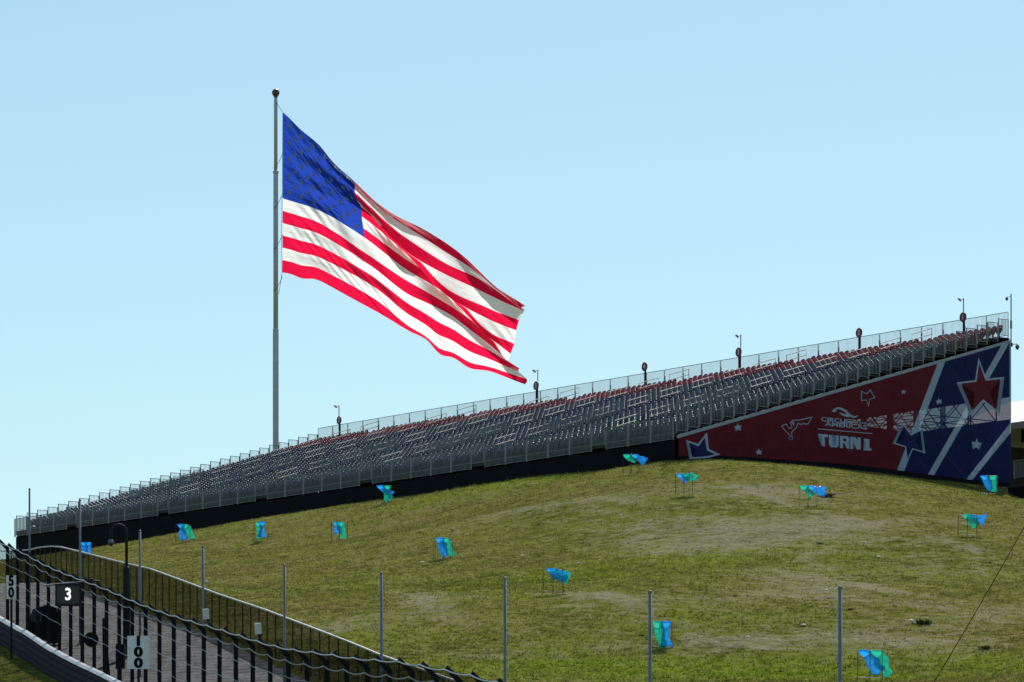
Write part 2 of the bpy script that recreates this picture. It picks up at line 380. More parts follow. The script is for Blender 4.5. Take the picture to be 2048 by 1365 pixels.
def veil(name, col, pitch, thick):
    """woven wire: diamonds cut out by a procedural pattern in metres (UV)"""
    m, nt, b = new_mat(name); L = nt.links.new
    b.inputs["Base Color"].default_value = (*col, 1); b.inputs["Roughness"].default_value = 0.9; b.inputs["Specular IOR Level"].default_value = 0.0
    uv = nt.nodes.new("ShaderNodeUVMap"); sp = nt.nodes.new("ShaderNodeSeparateXYZ"); L(uv.outputs[0], sp.inputs[0])
    def mth(op, a, bb):
        n = N(nt, "ShaderNodeMath", operation=op)
        for i, v in enumerate((a, bb)):
            if isinstance(v, (int, float)): n.inputs[i].default_value = v
            else: L(v, n.inputs[i])
        return n.outputs[0]
    lines = []
    for op in ('ADD', 'SUBTRACT'):
        s = mth(op, sp.outputs[0], sp.outputs[1])
        lines.append(mth('LESS_THAN', mth('FRACT', mth('DIVIDE', s, pitch), 0), thick))
    f = mth('MAXIMUM', lines[0], lines[1])
    tr = nt.nodes.new("ShaderNodeBsdfTransparent"); ms = nt.nodes.new("ShaderNodeMixShader")
    L(f, ms.inputs[0]); L(tr.outputs[0], ms.inputs[1]); L(b.outputs[0], ms.inputs[2]); L(ms.outputs[0], nt.nodes["Material Output"].inputs[0])
    return m
M_chain = veil("catch_fence_mesh", (0.010, 0.010, 0.011), 0.07, 0.36)
M_chain2 = veil("spectator_fence_mesh", (0.007, 0.007, 0.008), 0.05, 0.44)

def film(name, col, see=0.0, trans=0.55, rough=0.25, coat=0.0):
    """thin sheet that lets light through: plastic bag, banner or bunting cloth"""
    m, nt, b = new_mat(name); L = nt.links.new
    tc = nt.nodes.new("ShaderNodeTexCoord")
    n1 = N(nt, "ShaderNodeTexNoise", Scale=2.0, Detail=4.0); L(tc.outputs["Object"], n1.inputs["Vector"])
    hs = nt.nodes.new("ShaderNodeMix"); hs.data_type = 'RGBA'
    hs.inputs[6].default_value = (*[c * .9 for c in col], 1); hs.inputs[7].default_value = (*[min(1, c * 1.1) for c in col], 1)
    L(n1.outputs["Fac"], hs.inputs[0]); L(hs.outputs[2], b.inputs["Base Color"])
    b.inputs["Roughness"].default_value = rough; b.inputs["Specular IOR Level"].default_value = 0.5 if coat else 0.12
    if coat: b.inputs["Coat Weight"].default_value = coat; b.inputs["Coat Roughness"].default_value = 0.15
    t = nt.nodes.new("ShaderNodeBsdfTranslucent"); L(hs.outputs[2], t.inputs[0])
    ms = nt.nodes.new("ShaderNodeMixShader"); ms.inputs[0].default_value = trans
    L(b.outputs[0], ms.inputs[1]); L(t.outputs[0], ms.inputs[2]); out = ms.outputs[0]
    if see:
        tr = nt.nodes.new("ShaderNodeBsdfTransparent"); m2 = nt.nodes.new("ShaderNodeMixShader"); m2.inputs[0].default_value = 1 - see
        L(tr.outputs[0], m2.inputs[1]); L(out, m2.inputs[2]); out = m2.outputs[0]
    L(out, nt.nodes["Material Output"].inputs[0])
    return m, nt
def uv_bump(nt, sx, sy, strength, dist):
    L = nt.links.new; uv = nt.nodes.new("ShaderNodeUVMap"); mp = nt.nodes.new("ShaderNodeMapping")
    mp.inputs["Rotation"].default_value = (0, 0, 0.5); mp.inputs["Scale"].default_value = (sx, sy, 1); L(uv.outputs[0], mp.inputs[0])
    n = N(nt, "ShaderNodeTexNoise", Scale=1.0, Detail=4.0, Roughness=.55); L(mp.outputs[0], n.inputs["Vector"])
    bp = N(nt, "ShaderNodeBump", Strength=strength, Distance=dist); L(n.outputs["Fac"], bp.inputs["Height"])
    for nd in nt.nodes:
        if nd.type in ('BSDF_PRINCIPLED', 'BSDF_TRANSLUCENT'): L(bp.outputs[0], nd.inputs["Normal"])
M_fred, t1 = film("flag_red", (0.86, 0.008, 0.060), 0, .66, .6); uv_bump(t1, .30, 1.6, .32, .35)
M_fwhite, t2 = film("flag_white", (0.93, 0.92, 0.90), 0, .66, .6); uv_bump(t2, .30, 1.6, .30, .35)
M_fblue, t3 = film("flag_blue", (0.020, 0.060, 0.43), 0, .68, .6); uv_bump(t3, .35, 2.0, .7, .4)
M_fstar, t4 = film("flag_star", (0.26, 0.33, 0.44), 0, .32, .6)  # white stars coloured grey-blue: dimness of backlit double cloth is in the colour
M_blue_bag, t5 = film("blue_bag", (0.02, 0.42, 0.98), .28, .75, .15, .8)
M_green_bag, t6 = film("green_bag", (0.015, 0.60, 0.42), .28, .75, .15, .8)
for tt in (t5, t6):
    n_ = N(tt, "ShaderNodeTexNoise", Scale=9.0, Detail=3.0, Roughness=.6); bq = N(tt, "ShaderNodeBump", Strength=1.0, Distance=.10); tcq = tt.nodes.new("ShaderNodeTexCoord")
    tt.links.new(tcq.outputs["Object"], n_.inputs["Vector"]); tt.links.new(n_.outputs["Fac"], bq.inputs["Height"])
    for nd in tt.nodes:
        if nd.type in ('BSDF_PRINCIPLED', 'BSDF_TRANSLUCENT'): tt.links.new(bq.outputs[0], nd.inputs["Normal"])
SEE = 0.12
M_bred, b1 = film("banner_red", (0.16, 0.013, 0.024), SEE, .12, .6)
M_bblue, b2_ = film("banner_blue", (0.014, 0.020, 0.105), SEE, .12, .6)
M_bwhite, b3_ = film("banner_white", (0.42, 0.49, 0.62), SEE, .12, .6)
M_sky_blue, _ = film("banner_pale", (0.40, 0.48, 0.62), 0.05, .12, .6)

for tt in (b1, b2_, b3_):                       # slack, wrinkled mesh fabric
    n_ = N(tt, "ShaderNodeTexNoise", Scale=.7, Detail=4.0, Roughness=.55); bq = N(tt, "ShaderNodeBump", Strength=.6, Distance=.5); tcq = tt.nodes.new("ShaderNodeTexCoord")
    tt.links.new(tcq.outputs["Object"], n_.inputs["Vector"]); tt.links.new(n_.outputs["Fac"], bq.inputs["Height"])
    for nd in tt.nodes:
        if nd.type in ('BSDF_PRINCIPLED', 'BSDF_TRANSLUCENT'): tt.links.new(bq.outputs[0], nd.inputs["Normal"])
# ------------------------------------------------------------------ service road between the fences
def line_pts(K, C, Y0, Y1, step):
    """points along a fence line at even spacing"""
    out = []; Y = Y0; b = (C - 1024) / F; dy = step / math.hypot(1, b)
    while (Y <= Y1 if dy > 0 else Y >= Y1):
        out.append((b * Y + K / F, Y)); Y += dy
    return out
rb = MB(); ro = []
ca, fa = CATCH_K / F, FENCE_K / F; cb, fb = (CATCH_C - 1024) / F, (FENCE_C - 1024) / F
Yr = np.arange(96, 232, 1.0); n_ac = 8
RX = np.array([[(cb * y + ca + 0.25) * (1 - t) + (fb * y + fa - 0.5) * t for t in np.linspace(0, 1, n_ac)] for y in Yr]); RY = np.repeat(Yr[:, None], n_ac, 1)
RZ = gz(RX, RY) + 0.045
rv = np.stack([RX, RY, RZ], -1).reshape(-1, 3); k = np.arange(len(rv)).reshape(len(Yr), n_ac)
rb.add(rv.tolist(), np.stack([k[:-1, :-1], k[:-1, 1:], k[1:, 1:], k[1:, :-1]], -1).reshape(-1, 4).tolist())
road = rb.build("service_road", M_road, smooth=True); road["kind"] = "structure"

# ------------------------------------------------------------------ grandstand
RZ0 = A36 - math.pi / 2                              # local x = toward the banner end, y = up the rows
gs = empty("grandstand", (NX, NY, BASE), RZ0)
tag(gs, "long temporary grandstand of navy and red seats along the hilltop with steel railings", "grandstand")
def deck_z(i): return 1.75 + RR * i
def local_ground(x, y):
    px_, py_ = stand_pt(-x, y); return gz1(px_, py_) - BASE
tb = MB(); tb.box((-LEN / 2, RD / 2, -0.03), (LEN, RD + .05, .06)); tb.box((-LEN / 2, 0.0, -.17), (LEN, .04, .22))
tread = tb.mesh("row_deck", M_deck)
for i in range(ROWS): link("row_deck", tread, gs, (0, RD * i, deck_z(i)))
AISLES = [7.2 + 12.3 * k for k in range(6)]; AW = 0.75
# seats
sb = MB()
out = [(-.21, .42), (.21, .42), (.235, .62), (.225, .72), (.18, .79), (.12, .83), (.04, .85), (-.04, .85), (-.12, .83), (-.18, .79), (-.225, .72), (-.235, .62)]
sb.prism(out, lambda a, z, o: (a, .17 + (z - .42) * .22 + o + .05 * (1 - (a / .235) ** 2), z), .045)
sb.prism([(-.20, .30), (.20, .30), (.21, .62), (.15, .68), (-.15, .68), (-.21, .62)], lambda a, z, o: (a, .07 + (z - .3) * .12 + o, z), .06)
sb.box((0, .17, .2), (.05, .1, .40))
seat_b = sb.mesh("seat", M_seat); seat_r = sb.mesh("seat_red", M_red)
spots = []
for i in range(ROWS):
    d = 0.55
    while d < LEN - .4:
        if all(abs(d - a) > AW for a in AISLES):
            skip = any((a - 1.9 < d < a + AW) and 4 <= i <= 10 for a in AISLES)
            if not skip: spots.append((i, -d, RD * (i + .52), deck_z(i)))
        d += 0.56
def spot_dist(s):
    p = stand_pt(-s[1], s[2]); return math.hypot(p[0], p[1])
spots.sort(key=spot_dist)
near_s = spots[:300]; far_s = spots[300:]
for i, x, y, z in near_s: link("seat", seat_r if i >= 25 else seat_b, gs, (x, y, z))
def many(name, me, pts, m, parent):
    v = np.empty(len(me.vertices) * 3); me.vertices.foreach_get("co", v); v = v.reshape(-1, 3)
    fs = [tuple(p.vertices) for p in me.polygons]
    V = (v[None] + np.array(pts)[:, None]).reshape(-1, 3); n = len(v)
    lt = np.array([len(f) for f in fs]); fl = np.concatenate(fs)
    LI = (fl[None] + (np.arange(len(pts)) * n)[:, None]).ravel(); LT = np.tile(lt, len(pts))
    nm = bpy.data.meshes.new(name); nm.vertices.add(len(V)); nm.vertices.foreach_set("co", V.ravel())
    nm.loops.add(len(LI)); nm.loops.foreach_set("vertex_index", LI); nm.polygons.add(len(LT))
    nm.polygons.foreach_set("loop_start", np.concatenate([[0], np.cumsum(LT)[:-1]])); nm.polygons.foreach_set("loop_total", LT)
    nm.update(calc_edges=True); nm.materials.append(m); o = link(name, nm, parent); o["kind"] = "stuff"; return o
many("far_navy_seats", seat_b, [(x, y, z) for i, x, y, z in far_s if i < 25], M_seat, gs)
many("far_red_seats", seat_r, [(x, y, z) for i, x, y, z in far_s if i >= 25], M_red, gs)

def railing(wd, h, lo=0.0, n=None, axis='x', mid=None, r=0.011, pr=0.026, foot=None):
    """a steel railing panel: two posts, rails and upright bars; from z=lo to z=h"""
    m = MB(); n = n or int(wd / .11)
    pt = (lambda a, z: (a, 0, z)) if axis == 'x' else (lambda a, z: (0, a, z))
    for a in (0.02, wd - 0.02): m.bar(pt(a, lo - (foot or 0)), pt(a, h), pr)
    m.bar(pt(0.02, h - .02), pt(wd - .02, h - .02), .024); m.bar(pt(0.02, lo + .06), pt(wd - .02, lo + .06), .02)
    if mid: m.bar(pt(0.02, mid), pt(wd - .02, mid), .016)
    for k in range(1, n): m.bar(pt(.02 + (wd - .04) * k / n, lo + .06), pt(.02 + (wd - .04) * k / n, h - .03), r, 4, cap=False)
    return m
ft = 30.62 - 28.0; fbm = 29.30 - 28.0
fp = railing(1.98, ft, fbm, 18, mid=fbm + .40, r=.014, pr=.04).mesh("front_railing", M_rail)
fp2 = railing(1.4, ft + .26, fbm + .3, 13, r=.014, pr=.04).mesh("front_railing_gate", M_rail)
x = 0.0; kk = 0
segs = []; edges = [0] + [e for a in AISLES for e in (a - .7, a + .7)] + [LEN]
for a, b2 in zip(edges[::2], edges[1::2]):
    n = max(1, round((b2 - a) / 2.0)); st = (b2 - a) / n
    for j in range(n): o = link("front_railing", fp, gs, (-(a + (j + 1) * st), -.12, 0)); o.scale.x = st / 2.0
for a in AISLES: link("front_gate_railing", fp2, gs, (-(a + .7), -.16, 0))
sp_ = railing(RD - .04, 1.12, .06, 7, axis='y', pr=.035, foot=.12, r=.013).mesh("side_railing", M_rail)
for i in range(ROWS):
    link("side_railing", sp_, gs, (0.04, RD * i + .02, deck_z(i)))
    link("side_railing", sp_, gs, (-LEN, RD * i + .02, deck_z(i)))
bz = deck_z(ROWS - 1)
bp_ = railing(1.98, 1.62, .1, 18, r=.010, pr=.02); bp_.box((.0, 0, .62), (.09, .06, 1.1)); bp_ = bp_.mesh("back_railing", M_rail)
for k in range(38): link("back_railing", bp_, gs, (-(k + 1) * LEN / 38, DEP + .05, bz))
vo = railing(RD - .05, 1.32, .05, 6, axis='y', pr=.03, r=.014).mesh("stairwell_railing", M_rail)
vx = railing(1.3, 1.32, .05, 9, pr=.03, r=.014).mesh("stairwell_end_railing", M_rail)
for a in AISLES:
    for i in range(4, 11):
        link("stairwell_railing", vo, gs, (-(a - AW + .02), RD * i, deck_z(i)))
        link("stairwell_railing", vo, gs, (-(a - 1.85), RD * i, deck_z(i)))
    link("stairwell_end_railing", vx, gs, (-(a - AW + .05), RD * 11, deck_z(11)))
hr = MB(); p0, p1 = (0, 0, .0), (0, RD * 1.9, RR * 1.9)
for h in (1.16, .80): hr.bar((0, 0, h), (0, RD * 1.9, RR * 1.9 + h), .027, 6)
hr.bar((0, 0, 0), (0, 0, 1.17), .016, 6); hr.bar((0, RD * 1.9, RR * 1.9 - .2), (0, RD * 1.9, RR * 1.9 + 1.17), .016, 6)
hr = hr.mesh("handrail", M_bright)
for a in AISLES:
    for i in range(1, ROWS - 1, 3): link("handrail", hr, gs, (-a, RD * i + .2, deck_z(i)))
# fascia beam under the side rail
fb_ = MB(); 
z0, z1 = 29.48 - 28, 37.08 - 28
fb_.prism([(0, z0 - .11), (DEP + .1, z1 - .11), (DEP + .1, z1 + .09), (0, z0 + .09)], lambda y, z, o: (.12 + o, y, z), .06)
fb_.build("fascia_beam", mat("fascia_grey", (.30, .33, .37), .6, 0, .15, 2), gs)
# underside skirts
sk = MB(); n = 60
xsS = [-LEN * k / n for k in range(n + 1)]
top_ = [(x, fbm - .03 + (.10 * math.sin(k * 1.7) * .4)) for k, x in enumerate(xsS)]
bot_ = [(x, local_ground(x, 0) - .5) for x in xsS]
sk.prism(top_ + bot_[::-1], lambda x, z, o: (x, -.02 + o, z), .02); sk.build("front_skirt", M_black, gs)
sk = MB(); sk.prism([(-LEN, -4.5), (0, -4), (0, 4.3), (-9, 4.3), (-16.5, 5.66), (-LEN, 5.66)], lambda x, z, o: (x, DEP + .15 + o, z), .02); sk.build("added_dark_sheet", M_black, gs)  # dark sheet added at the back; sloped top limits the light through the banner
sk = MB(); sk.prism([(-LEN, 5.65), (0, 5.65), (0, bz - .02), (-LEN, bz - .02)], lambda x, z, o: (x, DEP + .10 + o, z), .02); sk.build("back_fascia", M_black, gs)
sk = MB(); sk.prism([(0, -4), (DEP, -4.5), (DEP, bz - .2), (0, deck_z(0) - .2)], lambda y, z, o: (-LEN + .1 + o, y, z), .02); sk.build("end_skirt", M_black, gs)
sf = MB()
def uz(y): return 1.75 + RR * (y / RD) - .30
ysf = [0.4 + 2.1 * k for k in range(13)]
for y in ysf: sf.bar((0, y, -4.0), (0, y, max(.2, uz(y))), .045, 6)
for k in range(len(ysf) - 1):
    for h in (0.3, 2.3, 4.2, 6.2):
        if uz(ysf[k]) > h: sf.bar((0, ysf[k], h), (0, ysf[k + 1], h), .035, 4)
    for h0, h1 in ((-1.7, .3), (.3, 2.3), (2.3, 4.2), (4.2, 6.2), (6.2, 8.2)):
        if uz(ysf[k]) > h1 - .4:
            sf.bar((0.05, ysf[k], h0), (0.05, ysf[k + 1], h1), .03, 4)
            if k % 2: sf.bar((-.05, ysf[k], h1), (-.05, ysf[k + 1], h0), .03, 4)
sf.bar((0, .4, uz(.4)), (0, ysf[-1], uz(ysf[-1])), .06, 4)
sfm = sf.mesh("scaffold_frame", M_dark)
for k in range(30): link("scaffold_frame", sfm, gs, (-.7 - 2.55 * k, 0, 0))
lg = MB()
for y in ysf[3:]:
    for h in (2.3, 4.2):
        if uz(y) > h: lg.bar((0, y, h), (-2.55, y, h), .03, 4); lg.bar((0, y, h - 1.9), (-2.55, y, h), .028, 4)
lg = lg.mesh("scaffold_brace", M_dark)
for k in range(29): link("scaffold_brace", lg, gs, (-.7 - 2.55 * k, 0, 0))

# ------------------------------------------------------------------ banner on the end of the stand
bn = empty("end_banner", (NX, NY, BASE), RZ0)
tag(bn, "red and navy mesh banner reading TURN 1 with stars on the grandstand end", "banner")
BX = .22
def bp2(px, py):
    t = side_t(px); Y = NY + V2[1] * t; return (t, (HY - py) * Y / F - 28.0)
def clip(poly, a, b, keep_left=True):
    """half-plane clip of a polygon by the line a->b"""
    out = []
    def s(p): v = (b[0] - a[0]) * (p[1] - a[1]) - (b[1] - a[1]) * (p[0] - a[0]); return v if keep_left else -v
    for i in range(len(poly)):
        p, q = poly[i], poly[(i + 1) % len(poly)]; sp, sq = s(p), s(q)
        if sp >= 0: out.append(p)
        if sp * sq < 0: t = sp / (sp - sq); out.append((p[0] + (q[0] - p[0]) * t, p[1] + (q[1] - p[1]) * t))
    return out
t_end = DEP + .05
bot = [(t, local_ground(0.0, t) + .22) for t in np.linspace(0.05, t_end, 24)]
outline = bot + [(t_end, 36.98 - 28), (.05, 29.38 - 28)]
lines = [(bp2(1788, 945), bp2(1872, 724)), (bp2(1803, 945), bp2(1888, 718)),
         (bp2(1850, 952), bp2(1998, 692)), (bp2(1863, 952), bp2(2012, 690)),
         (bp2(1929, 958), bp2(2020, 842)), (bp2(1942, 958), bp2(2020, 862))]
regs = []; rest = outline
for k, (a, b2) in enumerate(lines):
    regs.append(clip(rest, a, b2, True)); rest = clip(rest, a, b2, False)
regs.append(rest)
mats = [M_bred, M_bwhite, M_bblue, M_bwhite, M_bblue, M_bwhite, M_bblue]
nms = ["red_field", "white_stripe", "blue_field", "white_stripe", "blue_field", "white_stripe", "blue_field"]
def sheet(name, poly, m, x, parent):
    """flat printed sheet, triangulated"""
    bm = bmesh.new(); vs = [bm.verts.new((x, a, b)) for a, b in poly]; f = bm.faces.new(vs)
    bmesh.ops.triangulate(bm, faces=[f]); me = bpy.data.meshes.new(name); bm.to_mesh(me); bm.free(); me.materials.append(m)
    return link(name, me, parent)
sheet("skirt_shadow_strip", [(t, local_ground(0.0, t) - .4) for t in np.linspace(0.05, t_end, 24)] + [(a, b2 + .03) for a, b2 in bot[::-1]], M_black, BX - .03, bn)  # black skirt below the banner, also standing in for the shadow at its foot
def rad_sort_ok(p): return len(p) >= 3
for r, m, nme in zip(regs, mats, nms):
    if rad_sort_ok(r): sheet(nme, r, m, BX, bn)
def star_pts(cx_, cy_, R, r, rot): return [(cx_ + (R if k % 2 == 0 else r) * math.sin(rot + k * math.pi / 5), cy_ + (R if k % 2 == 0 else r) * math.cos(rot + k * math.pi / 5)) for k in range(10)]
def px_star(pts, m, x): return sheet("star", [bp2(*p) for p in pts], m, x, bn)
def inset(pts, f):
    c = np.mean(np.array(pts), 0); return [tuple(c + (np.array(p) - c) * f) for p in pts]
def outline_star(tips, inner_m, frac):
    """five tips in photo pixels, going round; inner corners from the pentagram rule"""
    c = np.mean(np.array(tips, float), 0); pts = []
    for k in range(5):
        a, b2 = np.array(tips[k], float), np.array(tips[(k + 1) % 5], float)
        pts.append(tuple(a)); mid_ = (a + b2) / 2; pts.append(tuple(c + (mid_ - c) * .47))
    px_star(pts, M_sky_blue, BX + .006); px_star([tuple(c + (np.array(p) - c) * frac) for p in pts], inner_m, BX + .012)
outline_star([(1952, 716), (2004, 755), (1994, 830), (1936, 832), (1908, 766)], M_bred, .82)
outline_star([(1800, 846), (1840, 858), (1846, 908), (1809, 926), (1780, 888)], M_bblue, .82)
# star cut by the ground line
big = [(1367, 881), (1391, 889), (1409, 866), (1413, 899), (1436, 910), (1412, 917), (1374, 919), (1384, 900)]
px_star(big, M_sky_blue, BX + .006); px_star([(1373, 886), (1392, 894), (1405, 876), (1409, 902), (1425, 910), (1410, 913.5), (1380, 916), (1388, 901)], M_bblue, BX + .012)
outline_star([(1736, 779), (1746, 797), (1733, 815), (1717, 803), (1717, 782)], M_bred, .78)
for px, py, R, rot in [(1471, 856, 9, .1), (1513, 905, 7.5, .1), (1802, 785, 5.5, .1), (1873, 804, 7.5, .2), (1948, 890, 13, -.1)]:
    sx = .62 if px < 1790 else .75
    px_star([(px + (a - px) * .85, b2) for a, b2 in star_pts(px, py, R, -R * .42 if False else R * .42, math.pi + rot)], M_sky_blue, BX + .006)
# circuit outline, wing emblem, rule and lettering
def px_line(name, pts, wd, m=M_sky_blue, x=BX + .006, closed=False):
    m_ = MB(); q = [Vector((*bp2(*p), 0)) for p in pts]
    if closed: q.append(q[0])
    for i in range(len(q) - 1):
        a, b2 = q[i], q[i + 1]; d = (b2 - a).normalized(); nn = Vector((-d.y, d.x, 0)) * wd / 2; e = d * wd * .4
        c = [a - e + nn, a - e - nn, b2 + e - nn, b2 + e + nn]
        m_.add([(x + i * 1e-4, p.x, p.y) for p in c], [(0, 1, 2, 3)])
    return m_.build(name, m, bn)
def zz(x, y): return (1500 + x / 7.314, 780 + y / 7.314)
trk = [(560, 690), (425, 540), (490, 505), (540, 575), (578, 555), (555, 480), (572, 475), (600, 520), (608, 500), (585, 455), (700, 445), (868, 405), (815, 505), (760, 508), (745, 490), (715, 520), (690, 500), (665, 500), (640, 560), (585, 610), (570, 640), (582, 690)]
px_line("circuit_outline", [zz(*p) for p in trk], .05)
px_star([zz(*p) for p in star_pts(560, 715, 38, 16, math.pi)], M_sky_blue, BX + .008); px_star([zz(*p) for p in star_pts(560, 715, 27, 11, math.pi)], M_bblue, BX + .013)
px_line("rule", [zz(962, 578), zz(1748, 646)], .045)
w1 = [(1160, 318), (1190, 290), (1240, 262), (1300, 265), (1370, 300), (1430, 365), (1490, 392), (1552, 378), (1520, 408), (1470, 415), (1400, 385), (1340, 320), (1260, 285), (1215, 300), (1240, 318), (1190, 332)]
w2 = [(1262, 335), (1330, 355), (1385, 370), (1425, 408), (1370, 402), (1310, 380)]
sheet("emblem", [bp2(*zz(*p)) for p in w1], M_sky_blue, BX + .006, bn); sheet("emblem", [bp2(*zz(*p)) for p in w2], M_sky_blue, BX + .0065, bn)
def quad_text(txt, corners, bold=0.0):
    """lettering stretched to the four photo corners tl,tr,br,bl on the banner"""
    me = text_mesh(txt, 1.0, M_sky_blue, 0, bold); v = np.empty(len(me.vertices) * 3); me.vertices.foreach_get("co", v); v = v.reshape(-1, 3)
    mn, mx = v.min(0), v.max(0); q = [np.array(bp2(*c)) for c in corners]
    a = ((v[:, 0] - mn[0]) / (mx[0] - mn[0]))[:, None]; b2 = ((v[:, 1] - mn[1]) / (mx[1] - mn[1]))[:, None]
    p = (q[0] * (1 - a) + q[1] * a) * b2 + (q[3] * (1 - a) + q[2] * a) * (1 - b2)
    me.vertices.foreach_set("co", np.column_stack([np.full(len(v), BX + .007), p]).ravel()); me.update()
    return link("lettering", me, bn)
quad_text("CIRCUIT", [zz(1005, 400), zz(1470, 440), zz(1470, 505), zz(1005, 465)], .022)
quad_text("OF THE", [zz(1480, 462), zz(1670, 482), zz(1670, 512), zz(1480, 492)], .015)
quad_text("AMERICAS", [zz(1060, 470), zz(1680, 522), zz(1680, 590), zz(1060, 532)], .022)
# TURN 1 in heavy square letters
def sk_(x, y): return zz(962 + x * 7.8, 648 + x * .62 + y * 1.95)         # 100 x 100 lettering box sheared along the print
glyphs = [[(0, 0), (18.5, 0), (18.5, 20), (12.5, 20), (12.5, 90), (6.5, 90), (6.5, 20), (0, 20)],
          [(20, 2), (26, 2), (26, 68), (28, 74), (32, 74), (33, 68), (33, 2), (38.5, 2), (38.5, 76), (35, 92), (24, 92), (20, 76)],
          [(40.5, 2), (55, 2), (58.5, 12), (58.5, 42), (55, 54), (59, 94), (53, 94), (49.5, 58), (46.5, 58), (46.5, 94), (40.5, 94)],
          [(60, 94), (60, 4), (70, 4), (73.5, 30), (73.5, 4), (79.5, 4), (79.5, 94), (72, 94), (66, 46), (66, 94)],
          [(85.5, 10), (96, 10), (96, 80), (99.5, 80), (99.5, 97), (85, 97), (85, 80), (90, 80), (90, 27), (85.5, 27)]]
def flat(name, polys, m, x, parent):
    bm = bmesh.new()
    for poly in polys: bm.faces.new([bm.verts.new((x, a_, b_)) for a_, b_ in poly])
    bmesh.ops.triangulate(bm, faces=bm.faces[:]); me = bpy.data.meshes.new(name); bm.to_mesh(me); bm.free(); me.materials.append(m)
    return link(name, me, parent)
R_ = [[(40.5, 2), (46.5, 2), (46.5, 94), (40.5, 94)], [(46.5, 2), (55, 2), (58.5, 12), (58.5, 20), (46.5, 20)], [(52.8, 20), (58.5, 20), (58.5, 40), (52.8, 40)],
      [(46.5, 40), (58.5, 40), (55.5, 52), (59, 94), (53, 94), (49.8, 58), (46.5, 58)]]
for k_, g in enumerate(glyphs): flat("lettering", [[bp2(*sk_(*p)) for p in q] for q in (R_ if k_ == 2 else [g])], M_sky_blue, BX + .007, bn)
 

# ------------------------------------------------------------------ section signs, floodlights, cameras on the stand
back_top = 39.0 - 28 + BASE
for num, pxs, cy in [("1", 1927, 635), ("2", 1719, 666), ("3", 1478, 705), ("4", 1290, 734), ("5", 1073, 772), ("7", 679, 841)]:
    d = front_d(pxs, DEP - .1); x, y = stand_pt(d, DEP - .1); zc_ = ZC + (HY - cy) * y / F
    s = empty("section_sign", (x, y, BASE + bz), RZ0); h = zc_ - (BASE + bz)
    tag(s, "round dark red section sign bearing the white numeral %s on the top railing" % {"1":"one","2":"two","3":"three","4":"four","5":"five","7":"seven"}[num], "sign", "numbered section signs on the grandstand")
    pm = MB(); pm.box((0, 0.02, h / 2 - .1), (.16, .06, h - .1)); pm.build("post", M_dark, s)
    dm = MB(); n = 24
    dm.prism([(.31 * math.cos(2 * math.pi * k / n), .31 * math.sin(2 * math.pi * k / n)) for k in range(n)], lambda a, b2, o: (a, -.02 + o - .04, h + b2), .04); dm.build("disc", M_sign, s)
    tm = text_mesh(num, .46, M_white, .002, .016); o = link("numeral", tm, s, (0, -.066, h)); o.rotation_euler = (math.pi / 2, 0, 0)
flw = ["beside section sign one", "beside section sign three", "beside section sign five", "beside section sign seven"]
for (pxs, ty, hx), w_ in zip([(1927, 597, 0), (1481.5, 670, 0), (1075.5, 740, 0), (678, 811, 0)], flw):
    d = front_d(pxs, DEP + .15); x, y = stand_pt(d, DEP + .15); h = ZC + (HY - ty) * y / F - (BASE + bz)
    s = empty("floodlight_pole", (x, y, BASE + bz), 0)
    tag(s, "slim pole with tilted square floodlight " + w_, "floodlight", "floodlights along the top railing")
    m_ = MB(); m_.bar((0, 0, 0), (0, 0, h), .035, 8); m_.bar((0, 0, h - .06), (-.14, -.02, h - .08), .02, 6); m_.build("pole", M_steel, s)
    hd = MB(); hd.box((0, 0, 0), (.26, .30, .07)); hd.box((0, 0, .05), (.16, .2, .04)); o = hd.build("lamp_head", M_rail, s); o.location = (-.25, -.04, h - .10); o.rotation_euler = (.3, .75, 0)
    gl = MB(); gl.box((0, 0, -.038), (.22, .26, .006)); gl.build("lens", M_box, o)
def dome_cam(root, x, z, y=0, s=1.0):
    m_ = MB(); m_.lathe([(.03 * s, .12 * s), (.06 * s, .10 * s), (.12 * s, .02 * s), (.13 * s, -.06 * s), (.10 * s, -.07 * s)], 12, (x, y, z)); m_.build("camera_housing", M_steel, root, True)
    m_ = MB(); m_.lathe([(.10 * s, -.072 * s), (.10 * s, -.11 * s), (.07 * s, -.17 * s), (.02 * s, -.2 * s)], 12, (x, y, z)); m_.build("camera_dome", M_dome, root, True)
x, y = stand_pt(-.1, DEP + .15); h = ZC + (HY - 588) * y / F - (BASE + bz - .3)
s = empty("camera_pole", (x, y, BASE + bz - .3)); tag(s, "tall slim pole with hanging dome camera at the grandstand's top corner", "camera pole")
m_ = MB(); m_.bar((0, 0, 0), (0, 0, h), .04, 8); m_.box((0, 0, h - 1.9), (.12, .12, .5)); m_.build("pole", M_rail, s)
m_ = MB(); m_.bar((0, 0, h - .15), (-.24, 0, h - .15), .022, 6); m_.build("arm", M_rail, s); dome_cam(s, -.26, h - .28, 0, .75)
x, y = stand_pt(-.25, DEP + .05); z = ZC + (HY - 690) * y / F
s = empty("corner_camera", (x, y, z)); tag(s, "dome camera on short bracket beside the banner's top edge", "camera")
m_ = MB(); m_.box((.02, 0, 0), (.1, .1, .22)); m_.bar((.05, 0, .03), (.36, 0, .05), .025, 6); m_.build("bracket", M_dark, s); dome_cam(s, .36, -.10, 0, 1.05)

